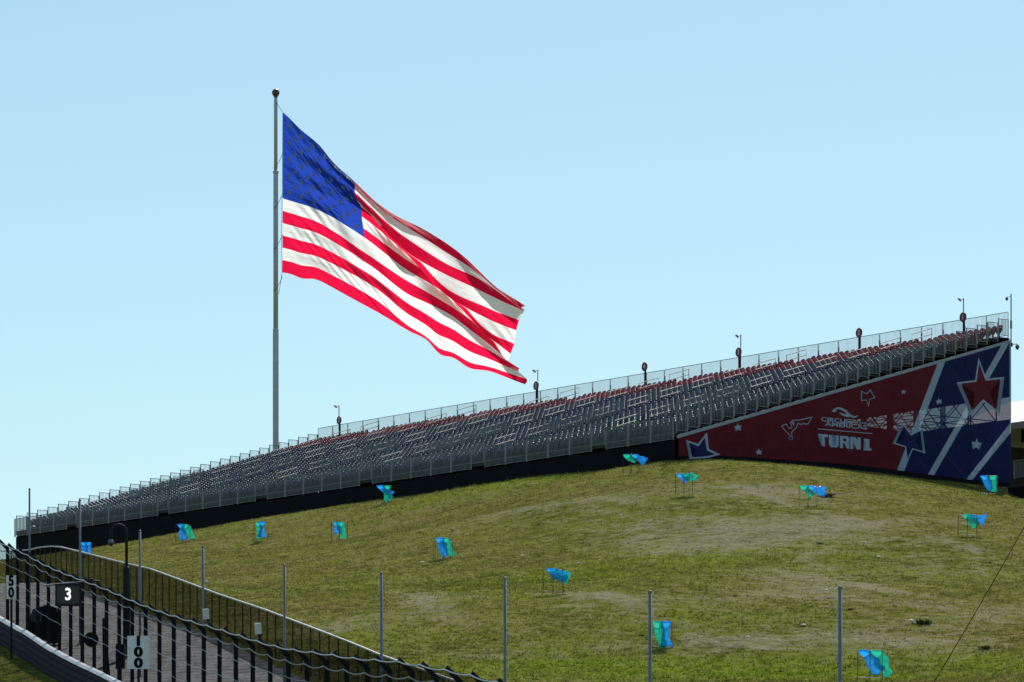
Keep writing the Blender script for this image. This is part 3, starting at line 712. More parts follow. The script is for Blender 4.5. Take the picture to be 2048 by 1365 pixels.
# ------------------------------------------------------------------ tent behind the stand and steel barriers beside it
U3 = Vector((U2[0], U2[1], 0)); V3 = Vector((V2[0], V2[1], 0))
te = empty("event_tent", (28.0, 296.0, gz1(28, 296)), RZ0); tz = ZC + 33.8 - te.location.z
tag(te, "large white canvas event tent behind the end of the grandstand", "tent")
m_ = MB(); LT_, WT = 34.0, 13.0; rz_ = tz + 2.5
m_.add([(0, 0, tz), (LT_, 0, tz), (LT_, WT / 2, rz_), (0, WT / 2, rz_), (0, WT, tz), (LT_, WT, tz)], [(0, 1, 2, 3), (3, 2, 5, 4)])
ob = m_.build("roof", M_tent, te); md = ob.modifiers.new("thick", 'SOLIDIFY'); md.thickness = .03
for xx in (0, LT_):
    m_ = MB(); m_.prism([(0, tz - .6), (WT, tz - .6), (WT, tz), (WT / 2, rz_ - .02), (0, tz)], lambda a, b2, o: (xx + (.02 if xx == 0 else -.02) + o, a, b2), .02); m_.build("gable", M_tent, te)
m_ = MB(); m_.box((LT_ / 2, .03, tz - .22), (LT_, .03, .40)); m_.build("valance", mat("valance_tan", (.34, .27, .24), .8, 0, .1, 2), te)
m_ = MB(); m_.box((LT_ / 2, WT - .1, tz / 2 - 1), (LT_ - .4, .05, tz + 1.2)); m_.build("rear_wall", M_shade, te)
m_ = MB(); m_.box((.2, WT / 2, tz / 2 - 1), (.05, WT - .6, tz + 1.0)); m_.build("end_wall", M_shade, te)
for k in range(8):
    m_ = MB(); m_.bar((LT_ * k / 7 * .98 + .2, .15, -3), (LT_ * k / 7 * .98 + .2, .15, tz - .3), .08, 6); m_.build("leg", M_steel, te)
m_ = MB(); m_.prism([(-2.5, -2.5), (3.5, -2.5), (3.5, 3.2), (-2.5, 3.2)], lambda a, b2, o: (a, b2, o), .02)
br = railing(2.4, 1.25, .12, 20, r=.014, pr=.03).mesh("barrier_panel", M_rail)
for k in range(3):
    x0, y0 = stand_pt(-1.6 - 2.45 * k, DEP - 1.0); zq = gz1(x0, y0)
    o = empty("crowd_barrier", (x0, y0, ZC + (HY - 962) * y0 / F), RZ0)
    tag(o, "grey steel railing panel standing on the dark platform beside the banner", "barrier", "steel railing panels beside the banner")
    link("barrier_panel", br, o)
xp, yp = stand_pt(-5.2, DEP - .9); zp = ZC + (HY - 962) * yp / F; hp = zp - gz1(xp, yp) + .5
pf = empty("access_platform", (xp, yp, zp - hp), RZ0); tag(pf, "dark raised access platform carrying railing panels beside the banner's end", "platform")
m_ = MB(); m_.box((0, .3, hp - .09), (7.6, 1.6, .10)); m_.build("deck", M_deck, pf)
m_ = MB(); m_.box((0, -.42, (hp - .15) / 2), (7.5, .05, hp - .16)); m_.build("skirt", M_black, pf)
for k in range(4):
    m_ = MB(); m_.box((-3.6 + 2.4 * k, .9, (hp - .15) / 2), (.1, .1, hp - .16)); m_.build("leg", M_dark, pf)
sp2 = MB(); x0, y0 = stand_pt(-1.0, DEP + 2.0); sp2.box((0, 0, 0), (.6, .5, .8)); sp2.box((0, -.26, 0), (.5, .03, .7)); sp2.bar((0, .1, -6), (0, .1, -.3), .05)
o = sp2.build("hanging_loudspeaker", M_ink); o.location = (33.4, 291, ZC + (HY - 872) * 291 / F); tag(o, "black loudspeaker cabinet on a post under the tent eave", "loudspeaker")

# ------------------------------------------------------------------ flagpole and flag
PY = 380.0; fx = (551.5 - 1024) * PY / F; fg = gz1(fx, PY)
fpz = lambda py: ZC + (HY - py) * PY / F
fo = empty("flagpole", (fx, PY, fg)); tag(fo, "tall tapering grey flagpole with bronze ball rising behind the grandstand", "flagpole")
for za, zb, ra, rb_ in [(fg, fpz(660), .25, .225), (fpz(660), fpz(344), .205, .18), (fpz(344), fpz(194), .155, .125)]:
    m_ = MB(); m_.lathe([(ra, za - fg), (ra, zb - fg - .3), (rb_ * 1.0, zb - fg - .12), (rb_, zb - fg)], 20); m_.build("pole_section", M_pole, fo, True)
for z_ in (fpz(660), fpz(344)):
    m_ = MB(); m_.lathe([(.24, z_ - fg - .15), (.25, z_ - fg - .1), (.25, z_ - fg + .02), (.2, z_ - fg + .1)], 20); m_.build("collar", M_pole, fo, True)
m_ = MB(); zt = fpz(186) - fg
m_.lathe([(.12, -.42), (.2, -.38), (.2, -.34), (.12, -.32)] + [(.33 * math.sin(a), -.33 * math.cos(a)) for a in np.linspace(.35, math.pi - .03, 12)], 20, (0, 0, zt)); m_.build("finial_ball", M_ball, fo, True)
m_ = MB()
m_.path([(.03, -.14, fpz(205) - fg), (.3, -.1, fpz(215) - fg), (.62, 0, fpz(226) - fg)], .02, 4)
for py in (330, 410, 492, 575):
    pts = [(-.2, -.26, fpz(py + 8) - fg), (.05, -.3, fpz(py + 4) - fg), (.3, -.2, fpz(py - 6) - fg), (.58, -.02, fpz(py - 22) - fg)]
    m_.path(pts, .022, 4)
m_.path([(.60, 0, fpz(226) - fg), (.55, -.03, fpz(380) - fg), (.50, -.05, fpz(480) - fg), (.54, 0, fpz(545) - fg), (.25, -.1, fpz(590) - fg)], .02, 4)
m_.build("halyard", M_rope, fo)

st_u = [0, .2, .4, .55, .7, .85, 1.0]
st_p = [
 [(566, 225 + 320 * k / 13) if k < 1 else (566 - k * .1, 225 + 320 * k / 13) for k in range(14)],
 [(637 + .6 * k, y) for k, y in enumerate([289, 308, 327, 346, 365, 384, 402, 421, 447, 469, 494, 517, 541, 566])],
 [(706, 358), (709, 370), (709, 382), (714, 400), (722, 414), (723, 431), (726, 453), (728, 470), (734, 504), (738, 526), (741, 546), (744, 568), (746, 592), (748, 616)],
 [(795, 428), (802, 445), (803, 468), (807, 500), (804, 480), (805, 495), (809, 513), (811, 537), (813, 559), (816, 586), (819, 605), (822, 628), (824, 651), (826, 657)],
 [(888, 476), (889, 498), (889, 522), (889, 545), (889, 572), (890, 588), (890, 566), (890, 580), (890, 601), (890, 622), (890, 648), (891, 672), (892, 697), (893, 706)],
 [(969, 545), (970, 551), (971, 562), (971, 584), (971, 611), (971, 632), (971, 655), (971, 666), (971, 658), (971, 681), (971, 697), (972, 714), (973, 731), (973, 738)],
 [(1046, 604), (1044, 611), (1043, 614), (1044, 618), (1039, 638), (1036, 658), (1033, 684), (1026, 704), (1019, 724), (1030, 731), (1036, 730), (1043, 739), (1048, 754), (1052, 767)]]
st_d = [
 [0] * 14,
 [.7, .2, .55, .15, .5, .2, .7, .4, .25, .5, .25, .5, .3, .5],
 [1.1, .3, .8, .2, -.3, .3, .7, 1.2, 1.1, .8, 1.15, .85, 1.05, 1.3],
 [1.2, .2, .1, -.5, .7, 1.6, .8, -.1, .2, .3, .7, .7, 1.1, 1.9],
 [1.0, .4, .3, .2, -.1, -.4, .9, 1.8, .9, 0, .4, .7, 1.0, 1.8],
 [2.0, 1.3, .6, .2, .3, .3, .1, -.3, .9, .2, -.3, .1, .5, 1.3],
 [2.2, 1.4, .8, .5, .1, .3, .4, .5, .9, 1.3, 1.5, .8, .3, -.2]]
G = np.array([[(p[0], p[1], d) for p, d in zip(P_, D_)] for P_, D_ in zip(st_p, st_d)])        # 7 x 14 x 3
def hermite(ts, vals, t):
    """smooth (Catmull-Rom) interpolation along axis 0; ts knots, t array"""
    ts = np.asarray(ts, float); i = np.clip(np.searchsorted(ts, t, side='right') - 1, 0, len(ts) - 2)
    m = np.empty_like(vals)
    m[1:-1] = (vals[2:] - vals[:-2]) / (ts[2:] - ts[:-2]).reshape(-1, *[1] * (vals.ndim - 1))
    m[0] = (vals[1] - vals[0]) / (ts[1] - ts[0]); m[-1] = (vals[-1] - vals[-2]) / (ts[-1] - ts[-2])
    h = (ts[i + 1] - ts[i]); s = (t - ts[i]) / h
    sh = (-1,) + (1,) * (vals.ndim - 1); h = h.reshape(sh); s = s.reshape(sh)
    return ((2 * s ** 3 - 3 * s ** 2 + 1) * vals[i] + (s ** 3 - 2 * s ** 2 + s) * h * m[i] + (-2 * s ** 3 + 3 * s ** 2) * vals[i + 1] + (s ** 3 - s ** 2) * h * m[i + 1])
def crease(U, V):
    a = V - 1.15 * U                                     # creases run down the cloth from the hoist head
    def env(f, g, p): return np.clip(np.sin(f * U + g * V + p), 0, 1) ** 2
    return 1.5 * (.07 * np.sin(19 * a + 3 * np.sin(5 * U) + 1.3) * env(4, 3, .4) + .05 * np.sin(47 * a + 4 * np.sin(6 * V)) * env(7, -4, 1.9)
            + .035 * np.sin(83 * a + 5 * np.sin(8 * U)) * env(9, 6, 3.0) + .03 * np.sin(120 * a + 6 * np.sin(5 * V)) * env(-6, 11, .2)
            + .05 * np.sin(60 * a + 2 * U) * np.clip(1 - U / .45, 0, 1) * np.clip(1.1 - 1.8 * V, 0, 1))
def flag_xyz(U, V):
    """U,V 1D arrays of equal length in 0..1 -> points"""
    Gu = hermite(st_u, G, U)                                           # n x 14 x 3
    out = np.empty((len(U), 3)); ts = np.arange(14.0)
    m = np.empty_like(Gu); m[:, 1:-1] = (Gu[:, 2:] - Gu[:, :-2]) / 2; m[:, 0] = Gu[:, 1] - Gu[:, 0]; m[:, -1] = Gu[:, -1] - Gu[:, -2]
    t = np.clip(V * 13, 0, 13); i = np.clip(t.astype(int), 0, 12); s = (t - i)[:, None]; r = np.arange(len(U))
    g = ((2 * s ** 3 - 3 * s ** 2 + 1) * Gu[r, i] + (s ** 3 - 2 * s ** 2 + s) * m[r, i] + (-2 * s ** 3 + 3 * s ** 2) * Gu[r, i + 1] + (s ** 3 - s ** 2) * m[r, i + 1])
    wr = np.clip(U / .15, 0, 1)
    d = g[:, 2] + wr * crease(U, V) + 0.9 * U
    Yd = PY + d
    ez = .16 * np.sin(27 * U + 3 * np.sin(9 * U)) * V ** 5 * wr + .10 * np.sin(31 * U + 2) * (1 - V) ** 6 * wr; ex = .22 * np.sin(19 * V + 2 + 2 * np.sin(7 * V)) * U ** 9
    return np.stack([(g[:, 0] - 1024) * PY / F + ex, Yd, ZC + (HY - g[:, 1]) * PY / F + ez], -1)
fl = empty("american_flag", (fx + .6, PY, fpz(545))); tag(fl, "huge American flag streaming from the tall flagpole in the wind", "flag")
FO = np.array(fl.location)
def flag_patch(name, u0, u1, v0, v1, nu, nv, m):
    us, vs = np.linspace(u0, u1, nu + 1), np.linspace(v0, v1, nv + 1); UU, VV = np.meshgrid(us, vs, indexing='ij')
    p = flag_xyz(UU.ravel(), VV.ravel()) - FO; k = np.arange(len(p)).reshape(nu + 1, nv + 1)
    fs = np.stack([k[:-1, :-1], k[:-1, 1:], k[1:, 1:], k[1:, :-1]], -1).reshape(-1, 4)
    me = bpy.data.meshes.new(name); me.from_pydata(p.tolist(), [], fs.tolist()); me.materials.append(m)
    uvl = me.uv_layers.new(name="UVMap"); uvd = np.stack([UU.ravel() * 25.8, VV.ravel() * 13.6], -1)
    uvl.data.foreach_set("uv", uvd[fs.ravel()].ravel()); me.polygons.foreach_set("use_smooth", [True] * len(fs)); me.update()
    # shading normals from the whole cloth, so seams between stripes stay smooth
    e = 1e-3; a = flag_xyz(np.clip(UU.ravel() + e, 0, 1), VV.ravel()) - flag_xyz(np.clip(UU.ravel() - e, 0, 1), VV.ravel())
    b2 = flag_xyz(UU.ravel(), np.clip(VV.ravel() + e, 0, 1)) - flag_xyz(UU.ravel(), np.clip(VV.ravel() - e, 0, 1))
    nn = np.cross(b2, a); nn /= np.linalg.norm(nn, axis=1, keepdims=True) + 1e-9
    me.normals_split_custom_set_from_vertices(nn.tolist())
    return link(name, me, fl)
for k in range(13):
    flag_patch("red_stripe" if k % 2 == 0 else "white_stripe", .4 if k < 7 else 0, 1, k / 13, (k + 1) / 13, 100 if k < 7 else 160, 10, M_fred if k % 2 == 0 else M_fwhite)
canton = flag_patch("canton", 0, .4, 0, 7 / 13, 90, 70, M_fblue)
for r in range(9):
    for c in range(6 if r % 2 == 0 else 5):
        cu = .4 * ((2 * c + 1 + (r % 2)) / 12); cv = 7 / 13 * (r + 1) / 10
        pts = [(cu, cv)] + [(cu + a / 1.9, cv + b2) for a, b2 in star_pts(0, 0, .0308, .0122, math.pi)]
        pts = np.array(pts); q = flag_xyz(pts[:, 0], pts[:, 1])
        e = 1e-3; a = flag_xyz(pts[:, 0] + e, pts[:, 1]) - flag_xyz(pts[:, 0] - e, pts[:, 1]); b2 = flag_xyz(pts[:, 0], pts[:, 1] + e) - flag_xyz(pts[:, 0], pts[:, 1] - e)
        nn = np.cross(b2, a); nn /= np.linalg.norm(nn, axis=1, keepdims=True) + 1e-9
        nn[nn[:, 1] > 0] *= -1
        q = q + nn * .035 - FO
        me = bpy.data.meshes.new("star"); me.from_pydata(q.tolist(), [], [(0, i + 1, (i + 1) % 10 + 1) for i in range(10)]); me.materials.append(M_fstar)
        link("star", me, canton)

# ------------------------------------------------------------------ spectator fence
sfn = empty("spectator_fence", (*line_pts(FENCE_K, FENCE_C, 150, 151, 1)[0], gz1(*line_pts(FENCE_K, FENCE_C, 150, 151, 1)[0])))
tag(sfn, "black wire mesh fence with pale wavy top rail along the foot of the grass hill", "fence")
O = Vector(sfn.location)
fps = line_pts(FENCE_K, FENCE_C, 104, 238, 1.5)
tops = []; bases = []
for x, Y in fps:
    px_ = FENCE_C + FENCE_K / Y; tops.append(Vector((x, Y, ZC + (HY - interp(fence_top, px_)) * Y / F)) - O); bases.append(Vector((x, Y, gz1(x, Y) - .15)) - O)
def quad_panel(name, a, b2, c, d, m, parent):
    me = bpy.data.meshes.new(name); me.from_pydata([a, b2, c, d], [], [(0, 1, 2, 3)]); me.materials.append(m)
    uv = me.uv_layers.new(name="UVMap"); w_ = (Vector(b2) - Vector(a)).length; h0 = a[2]
    q = [(0, a[2]), (w_, b2[2]), (w_, c[2]), (0, d[2])]
    for i, t in enumerate(q): uv.data[i].uv = t
    return link(name, me, parent)
for k, (t, b2) in enumerate(zip(tops, bases)):
    m_ = MB(); m_.bar(b2, t, .028, 6); m_.build("post", M_wire, sfn)
    if k: quad_panel("mesh_panel", bases[k - 1], b2, t, tops[k - 1], M_chain2, sfn)
m_ = MB(); m_.path(tops, .038, 6); m_.build("top_rail", mat("pale_rail", (.50, .47, .40), .45, .3, .2, 3), sfn)

# ------------------------------------------------------------------ guard rail and catch fence
cps = line_pts(CATCH_K, CATCH_C, 100, 214, 2.5); cdir = Vector((cb, 1, 0)).normalized(); cn = Vector((-cdir.y, cdir.x, 0))    # cn points to the track side
def ctop(Y): return ZC + (HY - interp(catch_top, CATCH_C + CATCH_K / Y)) * Y / F
# smooth the profile a little
Yc = np.array([p[1] for p in cps]); Zt = np.array([ctop(y) for y in Yc])
gr = empty("guard_rail", (cps[0][0], cps[0][1], Zt[0] - CT)); tag(gr, "dark corrugated guard rail barrier with white top strip below the catch fence", "guard rail")
O2 = Vector(gr.location)
prof = [(-.02, -.15), (.10, -.15), (.16, .05), (.16, .16), (.08, .20), (.08, .24), (.16, .28), (.16, .42), (.08, .46), (.08, .50), (.16, .54), (.16, .68), (.08, .72), (.08, .76), (.16, .80), (.16, .92), (.06, .97), (-.02, .97)]
def sweep(name, prof, ia, ib, m, gap=0.06):
    m_ = MB(); n = len(prof); rows = []
    for j in range(ia, ib + 1):
        x, y = cps[j]; sh = gap if j == ia else (-gap if j == ib else 0)
        c = Vector((x, y, Zt[j] - CT)) + cdir * sh - O2
        rows.append([c + cn * a + Vector((0, 0, b2)) for a, b2 in prof])
    vs = [p for r in rows for p in r]; fs = []
    for j in range(len(rows) - 1):
        for k in range(n): fs.append((j * n + k, j * n + (k + 1) % n, (j + 1) * n + (k + 1) % n, (j + 1) * n + k))
    fs += [tuple(range(n)), tuple(range((len(rows) - 1) * n, len(rows) * n))[::-1]]
    m_.add(vs, fs); return m_.build(name, m, gr)
for a in range(0, len(cps) - 3, 3):
    sweep("rail_section", prof, a, a + 3, M_navy, .015); sweep("top_strip", [(-.06, .98), (.17, .98), (.20, 1.01), (.11, 1.09), (-.06, 1.09)], a, a + 3, M_cap, .05)
cf = empty("catch_fence", (cps[0][0], cps[0][1], Zt[0] - CT)); tag(cf, "dark debris catch fence with bent post tops and tension cables above the guard rail", "fence")
H1 = CT - .25; OV = .42
nodes = []
for j, (x, y) in enumerate(cps):
    b_ = Vector((x, y, Zt[j] - CT)) - O2 - cn * .14
    bend = b_ + Vector((0, 0, H1)); tip = bend + cn * OV + Vector((0, 0, .34)); nodes.append((b_, bend, tip))
    m_ = MB()
    m_.prism([(0, -.3), (0, H1), (OV, H1 + .40), (OV + .06, H1 + .30), (.13, H1 - .06), (.13, -.3)], lambda a, z, o: tuple(b_ + cn * (a - .06) + cdir * (o - .038) + Vector((0, 0, z))), .076)
    m_.build("post", M_dark, cf)
M_cable = mat("tension_cable", (.42, .41, .39), .35, .6, .2, 6)
def cable(fn, r=.018, sag=.05):
    pts = []
    for j in range(len(nodes) - 1):
        a, b2 = fn(nodes[j]), fn(nodes[j + 1])
        for t in (0, .25, .5, .75): pts.append(a.lerp(b2, t) - Vector((0, 0, sag * (1 - (2 * t - 1) ** 2))))
    m_ = MB(); m_.path(pts, r, 4); m_.build("cable", M_cable, cf)
Zv = Vector((0, 0, 1))
cable(lambda n: n[2] + cn * .0 - Zv * .05, .022, .05); cable(lambda n: n[1] + cn * .10 - Zv * .12, .020, .09)
for h in (.62, 1.25, 1.85): cable(lambda n: n[1] + cn * .1 - Zv * h, .009, .04)
for j in range(len(nodes) - 1):
    (b0, e0, t0), (b1, e1, t1) = nodes[j], nodes[j + 1]
    q = cn * .08
    quad_panel("mesh_panel", b0 + q + Zv * 1.0, b1 + q + Zv * 1.0, e1 + q, e0 + q, M_chain, cf)
    quad_panel("mesh_panel", e0 + q, e1 + q, t1 - Zv * .05, t0 - Zv * .05, M_chain, cf)

# ------------------------------------------------------------------ bare galvanised poles between the fences
for k, (px_, ty) in enumerate(zip([1680, 1300, 1010, 763, 569, 406, 280, 160, 59], [1174, 1183, 1156, 1146, 1130, 1093, 1062, 1000, 978])):
    Y = 12.5 * (7.7 + k); x = (px_ - 1024) * Y / F; g = gz1(x, Y); h = ZC + (HY - ty) * Y / F - g
    o = empty("galvanised_pole", (x, Y, g)); tag(o, "tall bare galvanised steel pole standing between the two fences", "pole", "bare poles along the service road")
    m_ = MB(); m_.lathe([(.043, -.4), (.043, h)], 12); m_.build("shaft", M_steel, o, True)
    m_ = MB(); m_.lathe([(.048, h - .05), (.048, h), (.025, h + .025)], 12); m_.build("cap", M_steel, o, True)
    m_ = MB(); m_.box((0, 0, .03), (.26, .26, .05)); m_.build("base_plate", M_steel, o)

# ------------------------------------------------------------------ arched camera post, marker boards, light panel
Y = 178.0; x = (253 - 1024) * Y / F; g = gz1(x, Y); o = empty("arched_camera_post", (x, Y, g)); tag(o, "arched dark post with hanging dome camera behind the catch fence", "camera post")
zt = ZC + (HY - 1050) * Y / F - g; R = .31
m_ = MB(); m_.lathe([(.14, -.4), (.14, zt - 1.75), (.085, zt - 1.65)], 14); m_.build("base_column", M_dark, o, True)
m_ = MB(); pts = [(0, 0, zt - 1.7), (0, 0, zt - R)] + [(-R + R * math.cos(a), 0, zt - R + R * math.sin(a)) for a in np.linspace(.15, math.pi, 12)] + [(-2 * R, 0, zt - R - .25)]
m_.path(pts, .06, 10); m_.build("arch", M_dark, o, True); dome_cam(o, -2 * R, zt - R - .36, 0, .95)

def marker(px_, y0, y1, wpx, digits, label, post=True, turn=0.0):
    Y = CATCH_K / (px_ - CATCH_C) - 3.0; x = (px_ - 1024) * Y / F; zb, zt = [ZC + (HY - v) * Y / F for v in (y1, y0)]; wd = wpx * Y / F; h = zt - zb
    s = empty("distance_marker_board", (x, Y - .45, gz1(x, Y - .45)), turn); dz = zb - s.location.z
    tag(s, label, "marker board")
    m_ = MB(); m_.box((0, 0, dz + h / 2), (wd, .04, h)); pl = m_.build("panel", M_board, s)
    m_ = MB(); m_.box((0, .06, dz / 2 + h * .4 - .2), (.09, .06, dz + h * .8 + .4)); m_.build("post", M_dark, s)
    n = len(digits)
    for i, ch in enumerate(digits):
        me = text_mesh(ch, h / n * 1.18, M_ink, .003, .026); t = link("numeral", me, pl, (0, -.026, dz + h * (1 - (i + .5) / n))); t.rotation_euler = (math.pi / 2, 0, 0); t.scale.x = 1.25 if wd > .5 else .8
marker(279, 1274, 1340, 44, "100", "white distance board with stacked black numerals 100 on the guard rail")
marker(25, 1153, 1200, 19.5, "50", "narrow white distance board with stacked black numerals 50 on the guard rail")
Y = CATCH_K / (136 - CATCH_C) - 3.4; x = (136.5 - 1024) * Y / F; zc_ = ZC + (HY - 1190) * Y / F
s = empty("marshal_light_panel", (x, Y, zc_)); tag(s, "black electronic marshal panel showing a lit white 3 on the catch fence", "light panel")
wd, h = 52 * Y / F, 44 * Y / F
m_ = MB(); m_.box((0, .06, 0), (wd, .16, h)); m_.build("cabinet", M_ink, s)
for a, b2 in (((0, -.03, h / 2 - .04), (wd, .03, .07)), ((0, -.03, -h / 2 + .04), (wd, .03, .07)), ((-wd / 2 + .035, -.03, 0), (.06, .029, h - .15)), ((wd / 2 - .035, -.03, 0), (.06, .029, h - .15))):
    m_ = MB(); m_.box(a, b2); m_.build("frame_bar", M_dark, s)
m_ = MB(); m_.box((0, -.025, 0), (wd - .13, .012, h - .15)); m_.build("screen", mat("led_screen", (.035, .022, .024), .4, 0, .1, 4), s)
M_led, lnt, lb = new_mat("lit_led"); lb.inputs["Emission Color"].default_value = (1, .98, .96, 1); lb.inputs["Emission Strength"].default_value = 1.1; lb.inputs["Base Color"].default_value = (.8, .8, .8, 1)
me = text_mesh("3", .62, M_led, .003, .014); t = link("numeral", me, s, (0, -.036, 0)); t.rotation_euler = (math.pi / 2, 0, 0); t.scale.x = .85
m_ = MB(); m_.bar((-.95, .1, h / 2 + .06 - .12), (.9, .1, h / 2 + .12), .035, 6); m_.bar((-.3, .06, h / 2 - .05), (-.3, .1, h / 2 + .05), .03); m_.bar((.3, .06, h / 2 - .05), (.3, .1, h / 2 + .08), .03); m_.build("arm", M_rail, s)
m_ = MB(); m_.bar((.8, .12, h / 2 + .12), (1.15, .30, h / 2 + .12), .04, 6); m_.box((.83, .1, h / 2 + .1), (.2, .14, .16)); m_.build("bracket", M_dark, s)

for px_, py, w_ in [(413, 1230, "taller"), (517, 1259, "lower")]:
    Y = CATCH_K / (px_ - CATCH_C); x = (px_ - 1024) * Y / F; z = ZC + (HY - py) * Y / F
    s = empty("antenna_box", (x, Y - .25, z)); tag(s, "small white tilted antenna box on the catch fence top " + ("beside a bare pole" if px_ < 450 else "away from any pole"), "antenna box", "antenna boxes on the catch fence")
    m_ = MB(); m_.box((0, 0, .0), (.20, .09, .34)); ob = m_.build("housing", M_box, s); ob.rotation_euler = (.15, -.12, .3); md = ob.modifiers.new("b", 'BEVEL'); md.width = .015
    m_ = MB(); m_.bar((.05, .05, -.15), (.12, .12, -.55), .022, 6); m_.box((.08, .06, -.19), (.12, .1, .06)); m_.build("bracket", M_dark, s)

# dark equipment behind the catch fence
def on_road(px_, off): 
    Y = (CATCH_K / (px_ - CATCH_C)) + off; x = (px_ - 1024) * Y / F; return x, Y, gz1(x, Y) + .05
x, Y, g = on_road(90, 9); s = empty("covered_generator", (x, Y, g)); tag(s, "dark tarpaulin covered equipment trolley on the service road behind the 3 panel", "equipment")
m_ = MB(); n = 10
for zz_, sc_ in ((.25, 1.0),): m_.prism([(-.62, .2), (.62, .2), (.66, .9), (.5, 1.5), (.1, 1.62), (-.45, 1.45), (-.66, .9)], lambda a, b2, o: (a, o - .4, b2), .8)
m_.build("cover", M_black, s)
for a in (-.4, .4):
    m_ = MB(); m_.lathe([(.02, -.05), (.2, -.05), (.2, .05), (.02, .05)], 14); ob = m_.build("wheel", M_ink, s); ob.rotation_euler = (math.pi / 2, 0, 0); ob.location = (a, -.45, .2)
x, Y, g = on_road(188, 6); s = empty("round_traffic_mirror", (x, Y, g)); tag(s, "dark round backed mirror on short post seen through the catch fence", "mirror")
m_ = MB(); m_.bar((0, 0, -.2), (0, 0, 1.6), .05, 8); m_.build("post", M_dark, s)
m_ = MB(); m_.lathe([(.02, .12), (.15, .09), (.27, .03), (.29, -.02), (.02, -.03)], 20); ob = m_.build("dish", M_dark, s, True); ob.rotation_euler = (-math.pi / 2, 0, .3); ob.location = (-.1, -.08, 1.55)
x, Y, g = on_road(207, 5); s = empty("leaning_plank", (x, Y, g)); tag(s, "tall dark tapering plank propped upright behind the catch fence", "plank")
m_ = MB(); m_.prism([(-.05, 2.6), (.06, 2.6), (.30, -.1), (-.02, -.1)], lambda a, b2, o: (a, o, b2), .05); m_.build("board", M_dark, s); m_ = MB(); m_.bar((.1, .5, -.1), (.02, .05, 1.9), .025); m_.build("prop", M_dark, s)
x, Y, g = on_road(241, 4); s = empty("junction_cabinet", (x, Y, g)); tag(s, "small grey electrical cabinet on a post beside the 100 board", "cabinet")
m_ = MB(); m_.box((0, 0, 1.55), (.34, .25, .9)); m_.build("cabinet", mat("cab_grey", (.07, .075, .08), .5, .2, .2, 3), s); m_ = MB(); m_.box((0, -.13, 1.55), (.28, .015, .8)); m_.build("door", M_dark, s); m_ = MB(); m_.bar((0, 0, -.2), (0, 0, 1.1), .05, 6); m_.build("post", M_dark, s)
x, Y, g = on_road(72, 3.4); s = empty("tilted_sign_back", (x, Y, g)); tag(s, "small tilted grey sign back on low frame just behind the white topped guard rail", "sign")
m_ = MB(); m_.prism([(-.25, -.2), (.2, -.26), (.26, .16), (-.12, .3)], lambda a, b2, o: (a, o, 1.55 + b2), .03); m_.build("panel", mat("sgrey", (.10, .10, .10), .6, 0, .2, 3), s); m_ = MB(); m_.bar((0, .04, -.1), (0, .04, 1.5), .03); m_.build("post", M_wire, s)

# overhead cable slanting to the ground at the right
a = P(2130, 905, 150); gx, gy, gzz = ground_at(1830, 1420) if False else (P(1800, 1465, 128).x, 128.0, 0); gzz = gz1(gx, gy)
m_ = MB(); b2 = Vector((gx, gy, P(1800, 1465, 128).z)); 
d = (b2 - a); tq = 1.0
while tq < 1.6 and (a + d * tq).z > gz1((a + d * tq).x, (a + d * tq).y) - .2: tq += .01
b3 = a + d * tq; m_.path([a.lerp(b3, t) - Vector((0, 0, .25 * (1 - (2 * t - 1) ** 2))) for t in np.linspace(0, 1, 14)], .014, 5)
o = m_.build("guy_cable", mat("cable_sheath", (.006, .006, .006), 1, 0, .1, 3, spec=0)); tag(o, "thin black guy cable slanting down across the grass", "cable")
gp = gz1(a.x, a.y)
s = empty("cable_pole", (a.x, a.y, gp)); m_ = MB(); m_.bar((0, 0, -.3), (0, 0, a.z - gp + .1), .09, 8); m_.build("shaft", M_dark, s); tag(s, "dark pole that carries the slanting guy cable", "pole")

